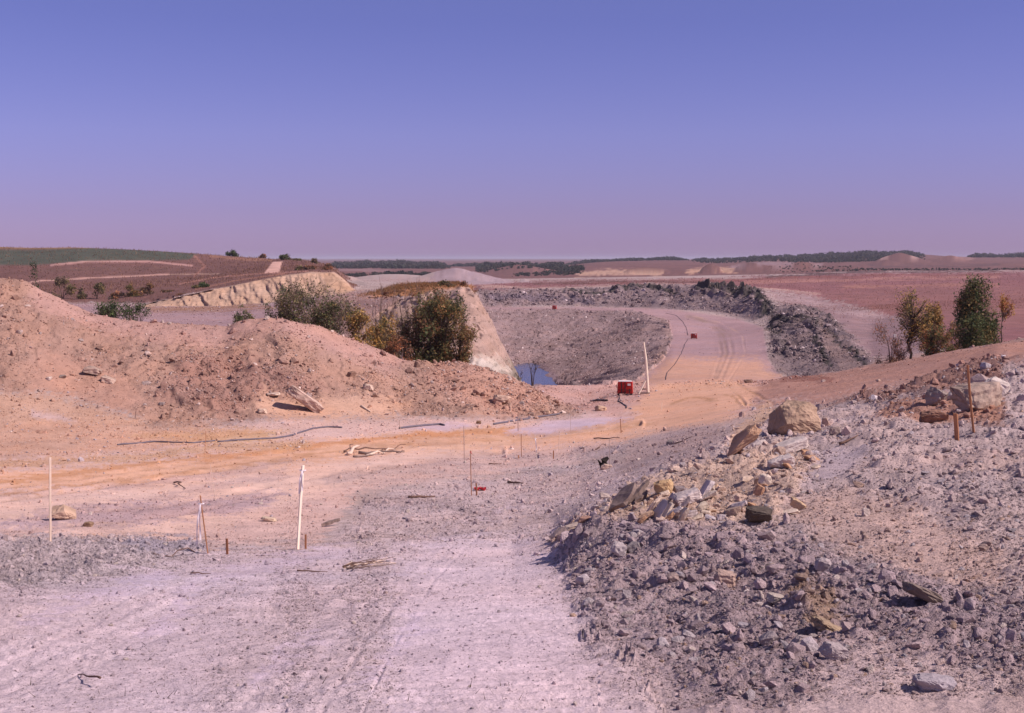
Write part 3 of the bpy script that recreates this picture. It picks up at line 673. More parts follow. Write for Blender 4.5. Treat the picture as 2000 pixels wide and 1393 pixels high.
# crisp away stray single-cell regions
idx = np.arange(NR * NC).reshape(NR, NC)
q = np.stack([idx[:-1, :-1], idx[:-1, 1:], idx[1:, 1:], idx[1:, :-1]], -1).reshape(-1, 4)
fr = REG[:-1, :-1].ravel()
V = np.stack([GX2, GY2, GZ], -1).reshape(-1, 3)
CC = np.concatenate([COL.reshape(-1, 3), np.ones((NR * NC, 1), np.float32)], 1)
RR = RGH.ravel()
for r, nm in enumerate(names):
    fs = q[fr == r]
    if not len(fs): continue
    used, inv = np.unique(fs, return_inverse=True)
    me = np_mesh(nm, V[used], inv.reshape(-1, 4), EARTH, True, attrs={'col': ('FLOAT_COLOR', CC[used]), 'rough': ('FLOAT', RR[used])})
    tag(link(nm, me), kind='structure')
# the same slope goes on under and behind the camera
bx = np.array([[-60, -40, 5.2], [60, -40, 5.2], [60, 0.58, -1.66], [-60, 0.58, -1.66]])
me = np_mesh('ground_behind', bx, [[0, 1, 2, 3]], EARTH, attrs={'col': ('FLOAT_COLOR', np.tile([*S2L('b39da3'), 1], (4, 1)).astype(np.float32)), 'rough': ('FLOAT', np.full(4, .2, np.float32))})
tag(link('ground', me), kind='structure')
# pond
pts = [P(1000, 1, 1)]
pond = [(-1.5 + 0, 180), (0.5, 168), (10, 172), (18, 182), (12, 200), (9, 215), (4, 232), (-1, 236), (-4, 220)]
pm = np.array([[x, y, -17.5] for x, y in pond])
bm = bmesh.new(); bm.faces.new([bm.verts.new(v) for v in pm]); me = bpy.data.meshes.new('pond'); bm.to_mesh(me); bm.free(); me.materials.append(WATER)
tag(link('pond', me), 'small dark blue pond at the bottom of the pit', None, kind='structure')

# ------------------------------------------------------------------ rocks
def hull_rock(n, seed, flat=(1, 1, 1), box=0.0):
    r = np.random.default_rng(seed)
    p = r.normal(size=(n, 3)); p /= np.linalg.norm(p, axis=1)[:, None]
    if box: p = np.sign(p) * np.abs(p) ** (1 - box)
    p *= r.uniform(0.8, 1.05, (n, 1)); p *= np.array(flat)
    bm = bmesh.new()
    for v in p: bm.verts.new(v)
    h = bmesh.ops.convex_hull(bm, input=bm.verts)
    loose = [v for v in bm.verts if not v.link_faces]
    bmesh.ops.delete(bm, geom=loose, context='VERTS')
    bmesh.ops.recalc_face_normals(bm, faces=bm.faces)
    return bm
small = bpy.data.collections.new('stone_shapes')
ROCKM = []
for i in range(10):
    fl = [(1, .8, .62), (1, .7, .5), (1, .9, .75), (1, .75, .32), (1.1, .6, .5)][i % 5]
    bm = hull_rock(16 + i, 50 + i, fl, 0.2)
    me = bpy.data.meshes.new('stone'); bm.to_mesh(me); bm.free()
    m2 = me.copy(); me.materials.append(ROCK_I); m2.materials.append(ROCK_O)
    ob = bpy.data.objects.new('stone_%02d' % i, me); small.objects.link(ob)
    ROCKM.append(m2)
def scatter_group():
    ng = bpy.data.node_groups.new('scatter_stones', 'GeometryNodeTree')
    ng.interface.new_socket('Geometry', in_out='INPUT', socket_type='NodeSocketGeometry')
    ng.interface.new_socket('Geometry', in_out='OUTPUT', socket_type='NodeSocketGeometry')
    N = ng.nodes
    gi = N.new('NodeGroupInput'); go = N.new('NodeGroupOutput')
    ci = N.new('GeometryNodeCollectionInfo'); ci.inputs[0].default_value = small; ci.inputs[1].default_value = True; ci.inputs[2].default_value = True
    ip = N.new('GeometryNodeInstanceOnPoints'); ip.inputs['Pick Instance'].default_value = True
    def na(nm, t):
        a = N.new('GeometryNodeInputNamedAttribute'); a.data_type = t; a.inputs[0].default_value = nm
        return a.outputs[0]
    l = ng.links.new
    l(gi.outputs[0], ip.inputs['Points']); l(ci.outputs[0], ip.inputs['Instance']); l(na('pick', 'INT'), ip.inputs['Instance Index'])
    e = N.new('FunctionNodeEulerToRotation'); l(na('rot', 'FLOAT_VECTOR'), e.inputs[0]); l(e.outputs[0], ip.inputs['Rotation'])
    l(na('scl', 'FLOAT_VECTOR'), ip.inputs['Scale']); l(ip.outputs[0], go.inputs[0])
    return ng
SCAT = scatter_group()
OFFPX = (PXf < -60) | (PXf > 2060)
def pick_cells(regs, n, wpow=1.0, srange=(0, 99), extra=None):
    mk = np.isin(REG, regs) & (ST >= srange[0]) & (ST <= srange[1]) & (ROWf > 490) & (ROWf < 1560)
    wt = np.where(mk, STN, 0) ** wpow
    wt = wt * np.where(OFFPX, 0.6, 1.0) * CW[None, :]
    cl = vnoise(GX / (0.03 * GY), GY / (0.05 * GY), 300) * .5 + .5 * vnoise(GX / (0.011 * GY), np.log(GY) * 60, 301)
    wt = wt * np.clip(0.7 + 1.3 * cl, 0.05, 3)
    if extra is not None: wt = wt * extra
    wt[:, -1] = 0; wt[-1] = 0
    cw = np.cumsum(wt.ravel()); cw /= cw[-1]
    k = np.searchsorted(cw, rng.random(n)); k = np.minimum(k, NR * NC - 1)
    i, j = k // NC, k % NC
    i = np.minimum(i, NR - 2); j = np.minimum(j, NC - 2)
    a, b = rng.random((2, n))
    lerp = lambda G: (G[i, j] * (1 - a) + G[i, j + 1] * a) * (1 - b) + (G[i + 1, j] * (1 - a) + G[i + 1, j + 1] * a) * b
    return lerp(GX2), lerp(GY2), lerp(GZ), COL[i, j], RGH[i, j], i, j
LONERS = []
def stones(name, regs, n, label, pxmin=1.3, pxmax=14, alpha=2.3, maxm=0.8, srange=(0, 99), palette=(), zone=None, lone=0, lonepx=9, bury=0.25, extra=None):
    x, y, z, col, rg, i, j = pick_cells(regs, n, srange=srange, extra=extra)
    u = rng.random(n)
    px = pxmin * (1 - u * (1 - (pxmin / pxmax) ** alpha)) ** (-1 / alpha)      # power law, in 1/2000 of the view
    px = px * (0.55 + 0.6 * np.clip(rg, 0, 1.3))
    s = np.minimum(px * y / F * 0.5, maxm * 0.5)
    base = np.clip(col * rng.uniform(0.84, 1.22, (n, 1)), 0.02, 0.75)
    for (c, f) in palette:
        m = rng.random(n) < f
        base[m] = np.array(S2L(c)) * rng.uniform(0.8, 1.2, (m.sum(), 1))
    scl = s[:, None] * rng.uniform(0.75, 1.25, (n, 3))
    rot = rng.uniform(0, 6.283, (n, 3)); fl = rng.random(n) < .5; rot[fl, :2] = rng.normal(0, .35, (fl.sum(), 2))
    pos = np.stack([x, y, z + s * (0.45 - bury)], -1)
    shown = px * np.minimum(1, maxm * F / (y * px))
    big = np.zeros(n, bool)
    if lone:
        vis_ = (PXf[i, j] > 20) & (PXf[i, j] < 1980) & (ROWf[i, j] < 1370)
        if i is not None:
            # only stones that nothing stands in front of
            mn = np.minimum.accumulate(ROWf, axis=0)
            vis_ &= ROWf[i, j] <= mn[i, j] + 2
        cand = np.where(vis_)[0]
        cand = cand[np.argsort(-shown[cand])][:lone]
        big[cand] = True
        for c in cand:
            LONERS.append((pos[c], rot[c], scl[c], base[c], zone, PXf[i[c], j[c]], ROWf[i[c], j[c]], shown[c]))
    k = ~big
    me = bpy.data.meshes.new(name)
    me.vertices.add(int(k.sum())); me.vertices.foreach_set('co', pos[k].astype(np.float32).ravel())
    def at(nm, t, key, d):
        A = me.attributes.new(nm, t, 'POINT'); A.data.foreach_set(key, d.ravel())
    at('rot', 'FLOAT_VECTOR', 'vector', rot[k].astype(np.float32)); at('scl', 'FLOAT_VECTOR', 'vector', scl[k].astype(np.float32))
    at('pick', 'INT', 'value', rng.integers(0, 10, int(k.sum())).astype(np.int32))
    at('tint', 'FLOAT_COLOR', 'color', np.concatenate([base[k], np.ones((int(k.sum()), 1))], 1).astype(np.float32))
    ob = link(name, me)
    tag(ob, label, None, kind='stuff')
    md = ob.modifiers.new('scatter', 'NODES'); md.node_group = SCAT
    return ob
stones('rubble_stones', [3], 250000, 'crushed grey and tan stones covering the rubble pile', 1.9, 36, 2.2, 0.45, palette=(('cdbab4', .03), ('b99a8a', .04), ('b6a8ab', .10)), zone='rubble', lone=150)
stones('spoil_stones', [2], 60000, 'loose brown stones and clods on the spoil bank', 1.6, 20, 2.5, 0.9, palette=(('cdb4aa', .05), ('b09a94', .10)), zone='bank', lone=60)
stones('ground_pebbles', [0, 1], 400000, 'small pebbles strewn over the near dusty ground', 1.6, 20, 2.55, 0.35, palette=(('cbb8b0', .06), ('b0a0a4', .08)), zone='dust', lone=50)
stones('pit_slope_stones', [4], 30000, 'grey broken shale stones on the pit slope', 1.2, 9, 2.4, 1.2, palette=(('c8b6b4', .06),), zone='pit', srange=(13, 21))
stones('pit_bank_stones', [8], 16000, 'dark shale blocks along the pit bank', 1.4, 12, 2.2, 1.5, palette=(('b8a6a6', .08),), zone='pitbank')
stones('slope_stones', [11, 10, 7], 9000, 'scattered stones on the brown slope and bench', 1.0, 8, 2.6, 0.7, palette=(('cbb4ae', .12),), srange=(6, 22))
stones('cliff_stones', [5, 6], 9000, 'fallen fragments on the cut faces', 1.0, 6, 2.6, 0.9, srange=(14, 20))
print('LONERS', len(LONERS), 'grid', NR, NC)
#@@OBJECTS

# ------------------------------------------------------------------ single loose rocks, each its own object
MARKS = {'rubble': [('in the jumble of tan slabs', 1320, 975), ('near the pinkish boulder', 1415, 1120), ('beside the dark slab hollow', 1800, 1165), ('below the short wooden peg', 1868, 880),
                    ('at the foot of the big tan boulder', 1560, 850), ('at the rubble toe by the dust', 1190, 1120), ('under the two white blocks', 1540, 930), ('in the darkest part of the grey pile', 1500, 1230),
                    ('by the large white topped rock', 1900, 770), ('at the near edge of the rubble pile', 1800, 1310), ('on the brown middle of the rubble pile', 1700, 1020), ('beside the dark squat rock', 1480, 1010), ('on the crest of the grey heap', 1250, 1040)],
         'bank': [('near the tilted pale slab', 600, 780), ('on the spoil bank under the hill', 150, 640), ('on the bank crest below bushes', 620, 660), ('midway down the brown spoil bank', 450, 730),
                  ('low on the spoil bank near the red box', 1000, 780), ('at the foot of the spoil bank', 300, 800), ('on the spoil bank under the big bush', 850, 740)],
         'dust': [('beside the white stake in the dust', 590, 1070), ('near the tan rock and lath', 120, 1000), ('on the low grey berm', 200, 1080), ('in the nearest pale dust', 400, 1250), ('on the dust track beside the rubble', 1000, 1200),
                  ('near the thin brown laths', 930, 950), ('beside the yellow haul road', 900, 850), ('beside the twigs on the dust', 720, 1120), ('on the grey ground before the haul road', 1250, 880)]}
def colour_word(c):
    v = sum(c) / 3
    w_ = (c[0] - c[2]) / max(v, 1e-3)
    base = 'orange brown' if w_ > 0.75 else 'tan' if w_ > 0.4 else 'pinkish' if w_ > 0.15 else 'grey'
    return ('pale ' if v > 0.42 else 'dark ' if v < 0.24 else '') + base
SHAPE = ['angular', 'blocky', 'stubby', 'flat', 'elongated']
for pos, rot, scl, base, zone, rpx, rrow, shown in LONERS:
    k = int(rng.integers(0, 10))
    o = bpy.data.objects.new('rock', ROCKM[k]); C.objects.link(o)
    o.location = pos; o.rotation_euler = rot; o.scale = scl; o.color = (*np.clip(base * (0.8 if zone == 'bank' else 1), 0, .62), 1)
    near_ = min(MARKS[zone], key=lambda m: (m[1] - rpx) ** 2 + (m[2] - rrow) ** 2)
    dx_, dy_ = rpx - near_[1], (rrow - near_[2]) * 1.6
    side_ = ('further right ' if dx_ > 0 else 'further left ') if abs(dx_) > abs(dy_) else ('lower down ' if dy_ > 0 else 'higher up ')
    if math.hypot(dx_, dy_) < 28: side_ = 'right '
    pl = side_ + near_[0]
    size = 'big' if shown > 26 else 'sizeable' if shown > 21 else 'small' if shown < 12 else 'little' if shown < 15 else 'medium'
    tag(o, '%s %s %s stone %s' % (size, colour_word(base), SHAPE[k % 5], pl), 'rock', {'rubble': 'single rocks lying on the rubble pile', 'bank': 'single rocks on the spoil bank', 'dust': 'single rocks on the dusty ground'}[zone])

same = {}
for o in list(C.objects):
    if o.name.startswith('rock') and o.type == 'MESH' and 'label' in o: same.setdefault(o['label'], []).append(o)
for lb, os_ in same.items():
    if 1 < len(os_) < 5:
        os_.sort(key=lambda o: -o.location.y)
        for o, w_ in zip(os_, {2: ('farther', 'nearer'), 3: ('farthest', 'middle', 'nearest'), 4: ('farthest', 'farther', 'nearer', 'nearest')}[len(os_)]): o['label'] = w_ + ' ' + ' '.join([t for t in lb.split() if len((w_ + ' ' + lb).split()) <= 16 or t != 'further'])
def boulder_mesh(dim, seed, box=0.45, n=22, rough=0.05, sub=3):
    bm = hull_rock(n, seed, (1, 1, 1), box)
    bmesh.ops.triangulate(bm, faces=bm.faces)
    for _ in range(sub):
        bmesh.ops.subdivide_edges(bm, edges=bm.edges, cuts=1, use_grid_fill=True)
    off = Vector((seed * 3.1, seed * 1.7, 0))
    for v in bm.verts:
        n_ = v.co.normalized()
        d = mnoise.fractal(v.co * 2.2 + off, 0.8, 2.1, 5) * rough + mnoise.noise(v.co * 9 + off) * rough * .5 + mnoise.noise(v.co * 21 + off) * rough * .3
        lay = math.sin(v.co.z * 14 + mnoise.noise(v.co * 1.5 + off) * 4) * rough * .15
        v.co += n_ * (d + lay)
        v.co.x *= dim[0] / 2; v.co.y *= dim[1] / 2; v.co.z *= dim[2] / 2
    me = bpy.data.meshes.new('boulder'); bm.to_mesh(me); bm.free()
    for p in me.polygons: p.use_smooth = False
    me.materials.append(ROCK_O)
    return me
def boulder(name, px, row, w_, h_, d_, col, label, cat='rock', roll=0, yaw=0, tilt=0, seed=1, box=.4, n=26, rough=.10, sink=.25, group=None, after=0, Y=None):
    """px,row: where its foot meets the ground; w_,h_ in 1/2000 of the view at that distance; d_ depth relative to w_"""
    b = hit(px, row, after) if Y is None else None
    if Y is not None:
        v = P(px, row, Y); b = Vector((v.x, Y, gz(v.x, Y)))
    s_ = b.y / F
    me = boulder_mesh((w_ * s_, w_ * s_ * d_, h_ * s_), seed, box, n, rough, 3 if w_ > 40 else 2)
    o = link(name, me)
    R = Matrix.Rotation(yaw, 3, 'Z') @ Matrix.Rotation(roll, 3, 'Y') @ Matrix.Rotation(tilt, 3, 'X')
    zs = [(R @ v.co).z for v in me.vertices]
    o.rotation_euler = R.to_euler()
    o.location = b + Vector((0, 0, -min(zs) - sink * (max(zs) - min(zs))))
    c = S2L(col) if isinstance(col, str) else col
    m_ = sum(c) / 3; c = [m_ + (x - m_) * .75 for x in c]
    o.color = (c[0] * .92, c[1] * .86, c[2] * .78, 1)
    return tag(o, label, cat, group)
D = math.radians
boulder('boulder', 1550, 846, 116, 104, .8, 'b0917e', 'big tan boulder with a pointed top at the edge of the grey rubble', 'boulder', roll=D(3), yaw=D(20), seed=11, box=.0, n=46, rough=.07, sink=.28)
boulder('boulder', 1448, 884, 86, 30, .5, 'bf9478', 'long orange tan rock with a dark end leaning up towards the big boulder', 'boulder', roll=D(-38), yaw=D(-10), seed=12, box=.5, sink=.1)
boulder('rock_slab', 1545, 884, 66, 22, .7, 'd3c3c4', 'upper of the two white blocks below the big tan boulder', 'rock', roll=D(-18), yaw=D(14), seed=13, box=.7, n=26, rough=.07, sink=.15)
boulder('rock_slab', 1526, 916, 54, 34, .8, 'cabbc0', 'lower of the two white blocks below the big tan boulder', 'rock', roll=D(-14), yaw=D(8), seed=14, box=.65, n=22, rough=.08, sink=.25)
boulder('rock', 1494, 948, 26, 30, .8, 'd8c4bb', 'pale upright rock standing below the white blocks', 'rock', roll=D(20), seed=15, box=.3, sink=.2)
boulder('rock', 1478, 950, 12, 22, .8, 'd0a27c', 'small orange wedge beside the pale upright rock', 'rock', roll=D(8), seed=16, box=.3, sink=.2)
boulder('rock_slab', 1340, 984, 62, 24, .8, 'cdbdc2', 'large white slab on top of the tan slab jumble', 'rock', roll=D(-20), yaw=D(10), seed=17, box=.6, rough=.08, sink=.1)
boulder('rock_slab', 1377, 972, 50, 12, .6, 'c9bcc6', 'thin grey white slab tilted steeply above the jumble', 'rock', roll=D(-58), yaw=D(12), seed=18, box=.7, rough=.07, sink=.15)
boulder('rock_slab', 1384, 975, 40, 10, .6, 'dccabd', 'cream slab edge lying right of the large white slab', 'rock', roll=D(-22), seed=19, box=.7, rough=.07, sink=.1)
boulder('rock', 1296, 960, 40, 30, .9, 'c9a577', 'yellow tan block behind the white slabs', 'rock', roll=D(-10), seed=20, box=.5, sink=.2)
boulder('rock', 1326, 962, 26, 18, .9, '8f8088', 'dark grey block wedged between the yellow block and white slab', 'rock', seed=21, sink=.2)
for i, (x_, r_, w_, h_, ro, c_, lb) in enumerate([
    (1275, 1006, 58, 9, -52, 'cbb3a8', 'tan slab on edge nearest the weathered boards'), (1290, 1010, 54, 8, -55, 'c0b0b4', 'grey slab on edge second from the weathered boards'), (1303, 1010, 44, 8, -60, 'd9c6bb', 'cream slab on edge in the middle of the jumble'),
    (1318, 1012, 46, 14, -35, 'c6b8c0', 'broad lilac grey slab low in the jumble'), (1335, 1016, 38, 9, -62, 'd6c2b4', 'narrow cream slab stuck upright in the jumble'), (1345, 1014, 40, 16, -18, 'bfb0b8', 'flat grey slab at the lower edge of the jumble'),
    (1372, 998, 26, 18, -40, 'd2bfae', 'small cream wedge beneath the large white slab'), (1262, 1012, 36, 12, -20, 'cfa98a', 'orange slab at the foot of the boards'), (1252, 1000, 30, 10, -30, 'd1b39a', 'tan chip leaning on the weathered boards'),
    (1362, 1016, 30, 10, -30, 'ccb7aa', 'beige slab between the jumble and the dark rock'), (1445, 990, 34, 9, -16, 'b9aab4', 'thin grey slab right of the jumble'), (1432, 1005, 34, 16, -20, 'b79b8c', 'brown slab left of the dark squat rock'),
    (1482, 968, 22, 30, 24, 'c18f70', 'orange leaning wedge above the dark squat rock'), (1558, 996, 36, 22, 30, 'c9a888', 'tan triangular rock right of the dark squat rock'), (1543, 1004, 40, 8, -8, 'd2bdb2', 'flat cream chip right of the dark squat rock'),
    (1108, 1045, 54, 12, -30, 'c7a89c', 'pink tan shard at the tip of the grey heap'), (1090, 1052, 40, 9, -42, 'cdb2a4', 'narrow tan shard lowest at the tip of the grey heap'), (1125, 1030, 46, 8, -12, 'c6b0a6', 'flat tan shard above the tip of the grey heap'), (1140, 1018, 30, 12, -10, 'b08474', 'brown flake at the top of the shards by the grey heap'),
    (1180, 975, 26, 14, 10, 'b2a0a0', 'grey stone left of the weathered boards')]):
    boulder('rock_slab', x_, r_, w_, h_, .7, c_, lb, 'rock', roll=D(ro), yaw=D((i * 37) % 40 - 20), seed=30 + i, box=.5, n=20, rough=.09, sink=.12)
rs = random.Random(4)
for i in range(26):
    x_ = rs.uniform(1245, 1400) if i < 17 else rs.uniform(1400, 1600); r_ = 1018 - (x_ - 1245) * .12 + rs.uniform(-45, 8) if i < 17 else 1000 - (x_ - 1400) * .45 + rs.uniform(-40, 25)
    cn, cc_ = rs.choice([('cream', 'd2bcae'), ('lilac grey', 'b6a6b2'), ('tan', 'c6a48c'), ('orange', 'c0906e'), ('pale pink', 'c9aea8')]); ro_ = rs.uniform(-62, 20)
    pose = 'steeply tilted' if ro_ < -40 else 'leaning' if ro_ < -12 else 'flat lying'
    boulder('rock_slab', x_, r_, rs.uniform(18, 38), rs.uniform(6, 13), rs.uniform(.5, .9), cc_, 'small %s %s slab %s' % (pose, cn, ('low ' if r_ > 990 else 'high ') + ('among the larger tan slabs' if i < 17 else 'on the rubble below the white blocks')), 'rock', roll=D(ro_), yaw=D(rs.uniform(-30, 30)), seed=200 + i, box=.5, n=18, rough=.09, sink=.15, group='small slabs in the tan jumble')
boulder('rock', 1482, 1018, 60, 34, .8, '5f5450', 'dark squat rock shaded on its left below the orange wedge', 'rock', roll=D(4), seed=60, box=.45, sink=.15, rough=.09)
boulder('rock', 1415, 1142, 50, 40, .8, 'b89a94', 'pinkish rounded boulder in the middle of the grey heap', 'boulder', roll=D(10), seed=61, box=.3, sink=.2)
boulder('rock', 1208, 1085, 36, 30, .7, 'b5a9b4', 'pale grey pointed rock near the top of the grey heap', 'rock', roll=D(25), seed=62, sink=.15)
boulder('rock', 1236, 1078, 34, 26, .8, '8f858e', 'mid grey rock touching the pale pointed rock', 'rock', roll=D(-20), seed=63, sink=.15)
boulder('rock', 1606, 1112, 34, 28, .8, 'b2a4ae', 'light grey rock beside a black hollow in the rubble', 'rock', seed=64, box=.35, sink=.15)
boulder('rock', 1652, 1112, 18, 24, .7, 'a59aa6', 'small upright grey stone right of the light grey rock', 'rock', roll=D(-15), seed=65, sink=.15)
boulder('rock_slab', 1800, 1182, 92, 26, .8, '80706c', 'dark broad slab tilting over a black hollow', 'rock', roll=D(24), yaw=D(-15), tilt=D(-14), seed=66, box=.5, rough=.07, sink=.05)
boulder('rock', 1628, 1282, 62, 36, .8, 'aa9ca6', 'large light grey rock low on the rubble pile', 'boulder', roll=D(12), seed=67, box=.4, sink=.2)
boulder('rock', 1565, 1262, 46, 30, .9, 'a3949c', 'grey rock left of the large light grey rock', 'rock', seed=68, box=.3, sink=.2)
boulder('rock', 1500, 1255, 40, 26, .8, '9c8f99', 'grey rock with a shadowed notch near the pile edge', 'rock', roll=D(-30), seed=69, box=.4, sink=.2)
boulder('rock', 1825, 1345, 90, 36, .8, 'a99fb0', 'blue grey flat topped rock at the bottom of the rubble', 'boulder', roll=D(6), seed=70, box=.4, sink=.25)
boulder('rock', 1452, 1228, 26, 18, .9, 'a39aaa', 'small blue grey rock above the shadowed notch', 'rock', seed=71, sink=.2)
boulder('rock', 1515, 1178, 40, 26, .8, 'b7a9a6', 'pale rock under the pinkish boulder', 'rock', roll=D(14), seed=72, sink=.25)
boulder('rock', 1620, 1232, 76, 26, 1.0, 'a38a72', 'yellow brown crumbling clod in the grey rubble', 'rock', roll=D(24), seed=73, rough=.14, sink=.35)
boulder('rock', 1505, 1112, 26, 20, .8, 'b09a90', 'tan grey rock above the pinkish boulder', 'rock', seed=74, sink=.25)
boulder('rock', 1315, 1132, 30, 18, .8, 'a68e8e', 'brownish rock on the lower left of the grey heap', 'rock', seed=75, sink=.25)
# the large rocks near the right edge
boulder('boulder', 1905, 800, 118, 62, .9, 'b39a90', 'largest pale boulder behind the tall bare stake', 'boulder', roll=D(-12), yaw=D(20), seed=80, box=.3, rough=.08, sink=.15)
boulder('rock_slab', 1945, 775, 58, 42, .4, 'd6c8c8', 'white faced slab leaning on the largest pale boulder', 'rock', roll=D(30), seed=81, box=.6, rough=.08, sink=.1)
boulder('rock', 1828, 790, 46, 38, .8, '9c8c8c', 'grey rock with a black shaded side left of the tall bare stake', 'rock', roll=D(12), yaw=D(-25), seed=82, box=.4, sink=.15)
boulder('rock', 1862, 778, 30, 22, .7, 'cbbcbe', 'white topped rock between the grey rock and the stake', 'rock', roll=D(-24), seed=83, box=.4, sink=.1)
boulder('rock', 1822, 822, 62, 32, .9, '9a6e5c', 'rust brown lump under the grey rock', 'rock', roll=D(-6), seed=84, rough=.14, sink=.35)
boulder('rock', 1340 + 290, 846, 22, 18, .9, 'a5908e', 'grey block right of the big tan boulder', 'rock', seed=85, box=.5, sink=.2)
# left and middle ground
boulder('rock', 122, 1014, 62, 32, .8, 'c3a08c', 'tan block with broken faces beside the leftmost pale lath', 'rock', roll=D(8), yaw=D(14), seed=90, box=.35, n=14, sink=.12)
boulder('rock', 172, 1028, 26, 12, .8, '97795f', 'flat orange brown stone right of the tan block', 'rock', seed=91, sink=.2)
boulder('rock_slab', 596, 800, 84, 22, .45, 'c5a69c', 'long pale slab tilted down the spoil bank with a black underside', 'rock', roll=D(36), yaw=D(8), seed=92, box=.65, n=26, rough=.08, sink=.16, after=0)
boulder('rock_slab', 533, 774, 30, 9, .8, 'd0b9ae', 'flat pale stone left of the long tilted slab', 'rock', roll=D(-4), seed=93, box=.5, sink=.1)
boulder('rock', 513, 806, 20, 12, .8, 'd1b4a4', 'round pale stone at the foot of the spoil bank', 'rock', seed=94, sink=.2)
boulder('rock', 522, 624, 12, 8, .9, 'd9c3b8', 'small whitish rock on the spoil bank crest beside the bushes', 'rock', seed=95, sink=.1, after=0)
boulder('rock', 980, 786, 40, 18, .9, 'c9a594', 'wide pale pink rock low on the spoil bank near its end', 'rock', roll=D(6), seed=96, sink=.2)
boulder('rock', 720, 760, 24, 14, .8, 'cfb3a6', 'pale chunk on the spoil bank below the yellow bush', 'rock', roll=D(14), seed=97, sink=.2)
boulder('rock', 180, 730, 40, 18, .8, 'b2968c', 'broad pinkish rock halfway up the left end of the spoil bank', 'rock', roll=D(16), seed=98, sink=.3)
boulder('rock', 210, 745, 34, 16, .8, 'c0a296', 'pale rock just below the broad pinkish rock on the bank', 'rock', roll=D(22), seed=99, sink=.3)
boulder('rock', 96, 742, 14, 9, .8, 'dccbc4', 'whitish stone low on the left end of the spoil bank', 'rock', seed=100, sink=.2)
boulder('rock', 122, 738, 16, 8, .8, '9a8a86', 'grey stone beside the whitish stone on the bank', 'rock', seed=101, sink=.2)
boulder('rock', 1068, 808, 18, 10, .8, 'cfab90', 'tan block at the tip of the spoil bank', 'rock', seed=102, sink=.2)
boulder('rock', 1172, 802, 26, 12, .8, 'cfa98c', 'tan block nearest the hose of the red box', 'rock', seed=103, sink=.2)
boulder('rock', 934, 828, 12, 9, .8, '8e6f58', 'dark brown clod on the edge of the haul road', 'rock', seed=104, sink=.2)
boulder('rock', 955, 836, 8, 7, .8, 'd0a88c', 'small tan stone in front of the dark brown clod', 'rock', seed=105, sink=.2)
boulder('rock', 1184, 916, 26, 14, .8, 'c8a79c', 'pinkish low rock beside a charred stump', 'rock', seed=106, sink=.25)
boulder('rock', 1310, 868, 22, 12, .9, '8f8285', 'grey rock alone at the top of the grey ground', 'rock', seed=107, sink=.2)
boulder('rock', 1462, 748, 18, 9, .9, '8a6b60', 'brown stone beside the junction of road and bench', 'rock', seed=108, sink=.2)
boulder('rock', 1608, 746, 9, 6, .9, 'd9c6c0', 'white stone on the brown slope right of the junction', 'rock', seed=109, sink=.2)
boulder('rock', 1716, 746, 9, 7, .9, 'c9aa9c', 'pale stone on the brown slope above the rubble', 'rock', seed=110, sink=.2)
boulder('rock', 1748, 638, 7, 9, .9, 'e0d6da', 'white upright stone beside the thin leafy tree', 'rock', seed=111, sink=.1, Y=190)
boulder('rock_slab', 525, 1018, 34, 8, .6, 'd2b9a4', 'broken cream splinter lying on the pink track', 'rock', roll=D(8), seed=112, box=.5, sink=.1)

# ------------------------------------------------------------------ tubes, boxes
def tube(pts, radii, sides=6, cap=True):
    co, fa = [], []
    pts = [Vector(p) for p in pts]
    if not hasattr(radii, '__len__'): radii = [radii] * len(pts)
    for i, p in enumerate(pts):
        t = (pts[min(i + 1, len(pts) - 1)] - pts[max(i - 1, 0)])
        if t.length < 1e-6: t = Vector((0, 0, 1))
        t.normalize()
        u = t.cross(Vector((0.31, 0.2, 0.93)))
        if u.length < 1e-3: u = t.cross(Vector((1, 0, 0)))
        u.normalize(); v = t.cross(u)
        for k in range(sides):
            a = 6.2831853 * k / sides
            co.append(p + (u * math.cos(a) + v * math.sin(a)) * radii[i])
    for i in range(len(pts) - 1):
        for k in range(sides):
            a = i * sides + k; b = i * sides + (k + 1) % sides
            fa.append((a, b, b + sides, a + sides))
    return co, fa
class MB:
    def __init__(s): s.v, s.f = [], []
    def add(s, co, fa):
        n = len(s.v); s.v += [tuple(c) for c in co]; s.f += [tuple(i + n for i in f) for f in fa]; return s
    def tube(s, p, r, k=6):
        co, fa = tube(p, r, k); n = len(p)
        fa = fa + [tuple(range(k))[::-1], tuple(range((n - 1) * k, n * k))]
        return s.add(co, fa)
    def box(s, c, d, R=None, taper=1.0):
        co = []
        for z in (-1, 1):
            for x, y in ((-1, -1), (1, -1), (1, 1), (-1, 1)):
                t = taper if z > 0 else 1
                v = Vector((x * d[0] / 2 * t, y * d[1] / 2 * t, z * d[2] / 2))
                if R: v = R @ v
                co.append(v + Vector(c))
        return s.add(co, [(3, 2, 1, 0), (4, 5, 6, 7), (0, 1, 5, 4), (1, 2, 6, 5), (2, 3, 7, 6), (3, 0, 4, 7)])
    def build(s, name, mat, parent=None, bevel=0, smooth=False, loc=None):
        me = bpy.data.meshes.new(name); me.from_pydata(s.v, [], s.f)
        if bevel:
            bm = bmesh.new(); bm.from_mesh(me)
            bmesh.ops.bevel(bm, geom=bm.edges, offset=bevel, segments=2, affect='EDGES'); bm.to_mesh(me); bm.free()
        if smooth:
            for p in me.polygons: p.use_smooth = True
        me.materials.append(mat); me.update()
        return link(name, me, parent, loc)

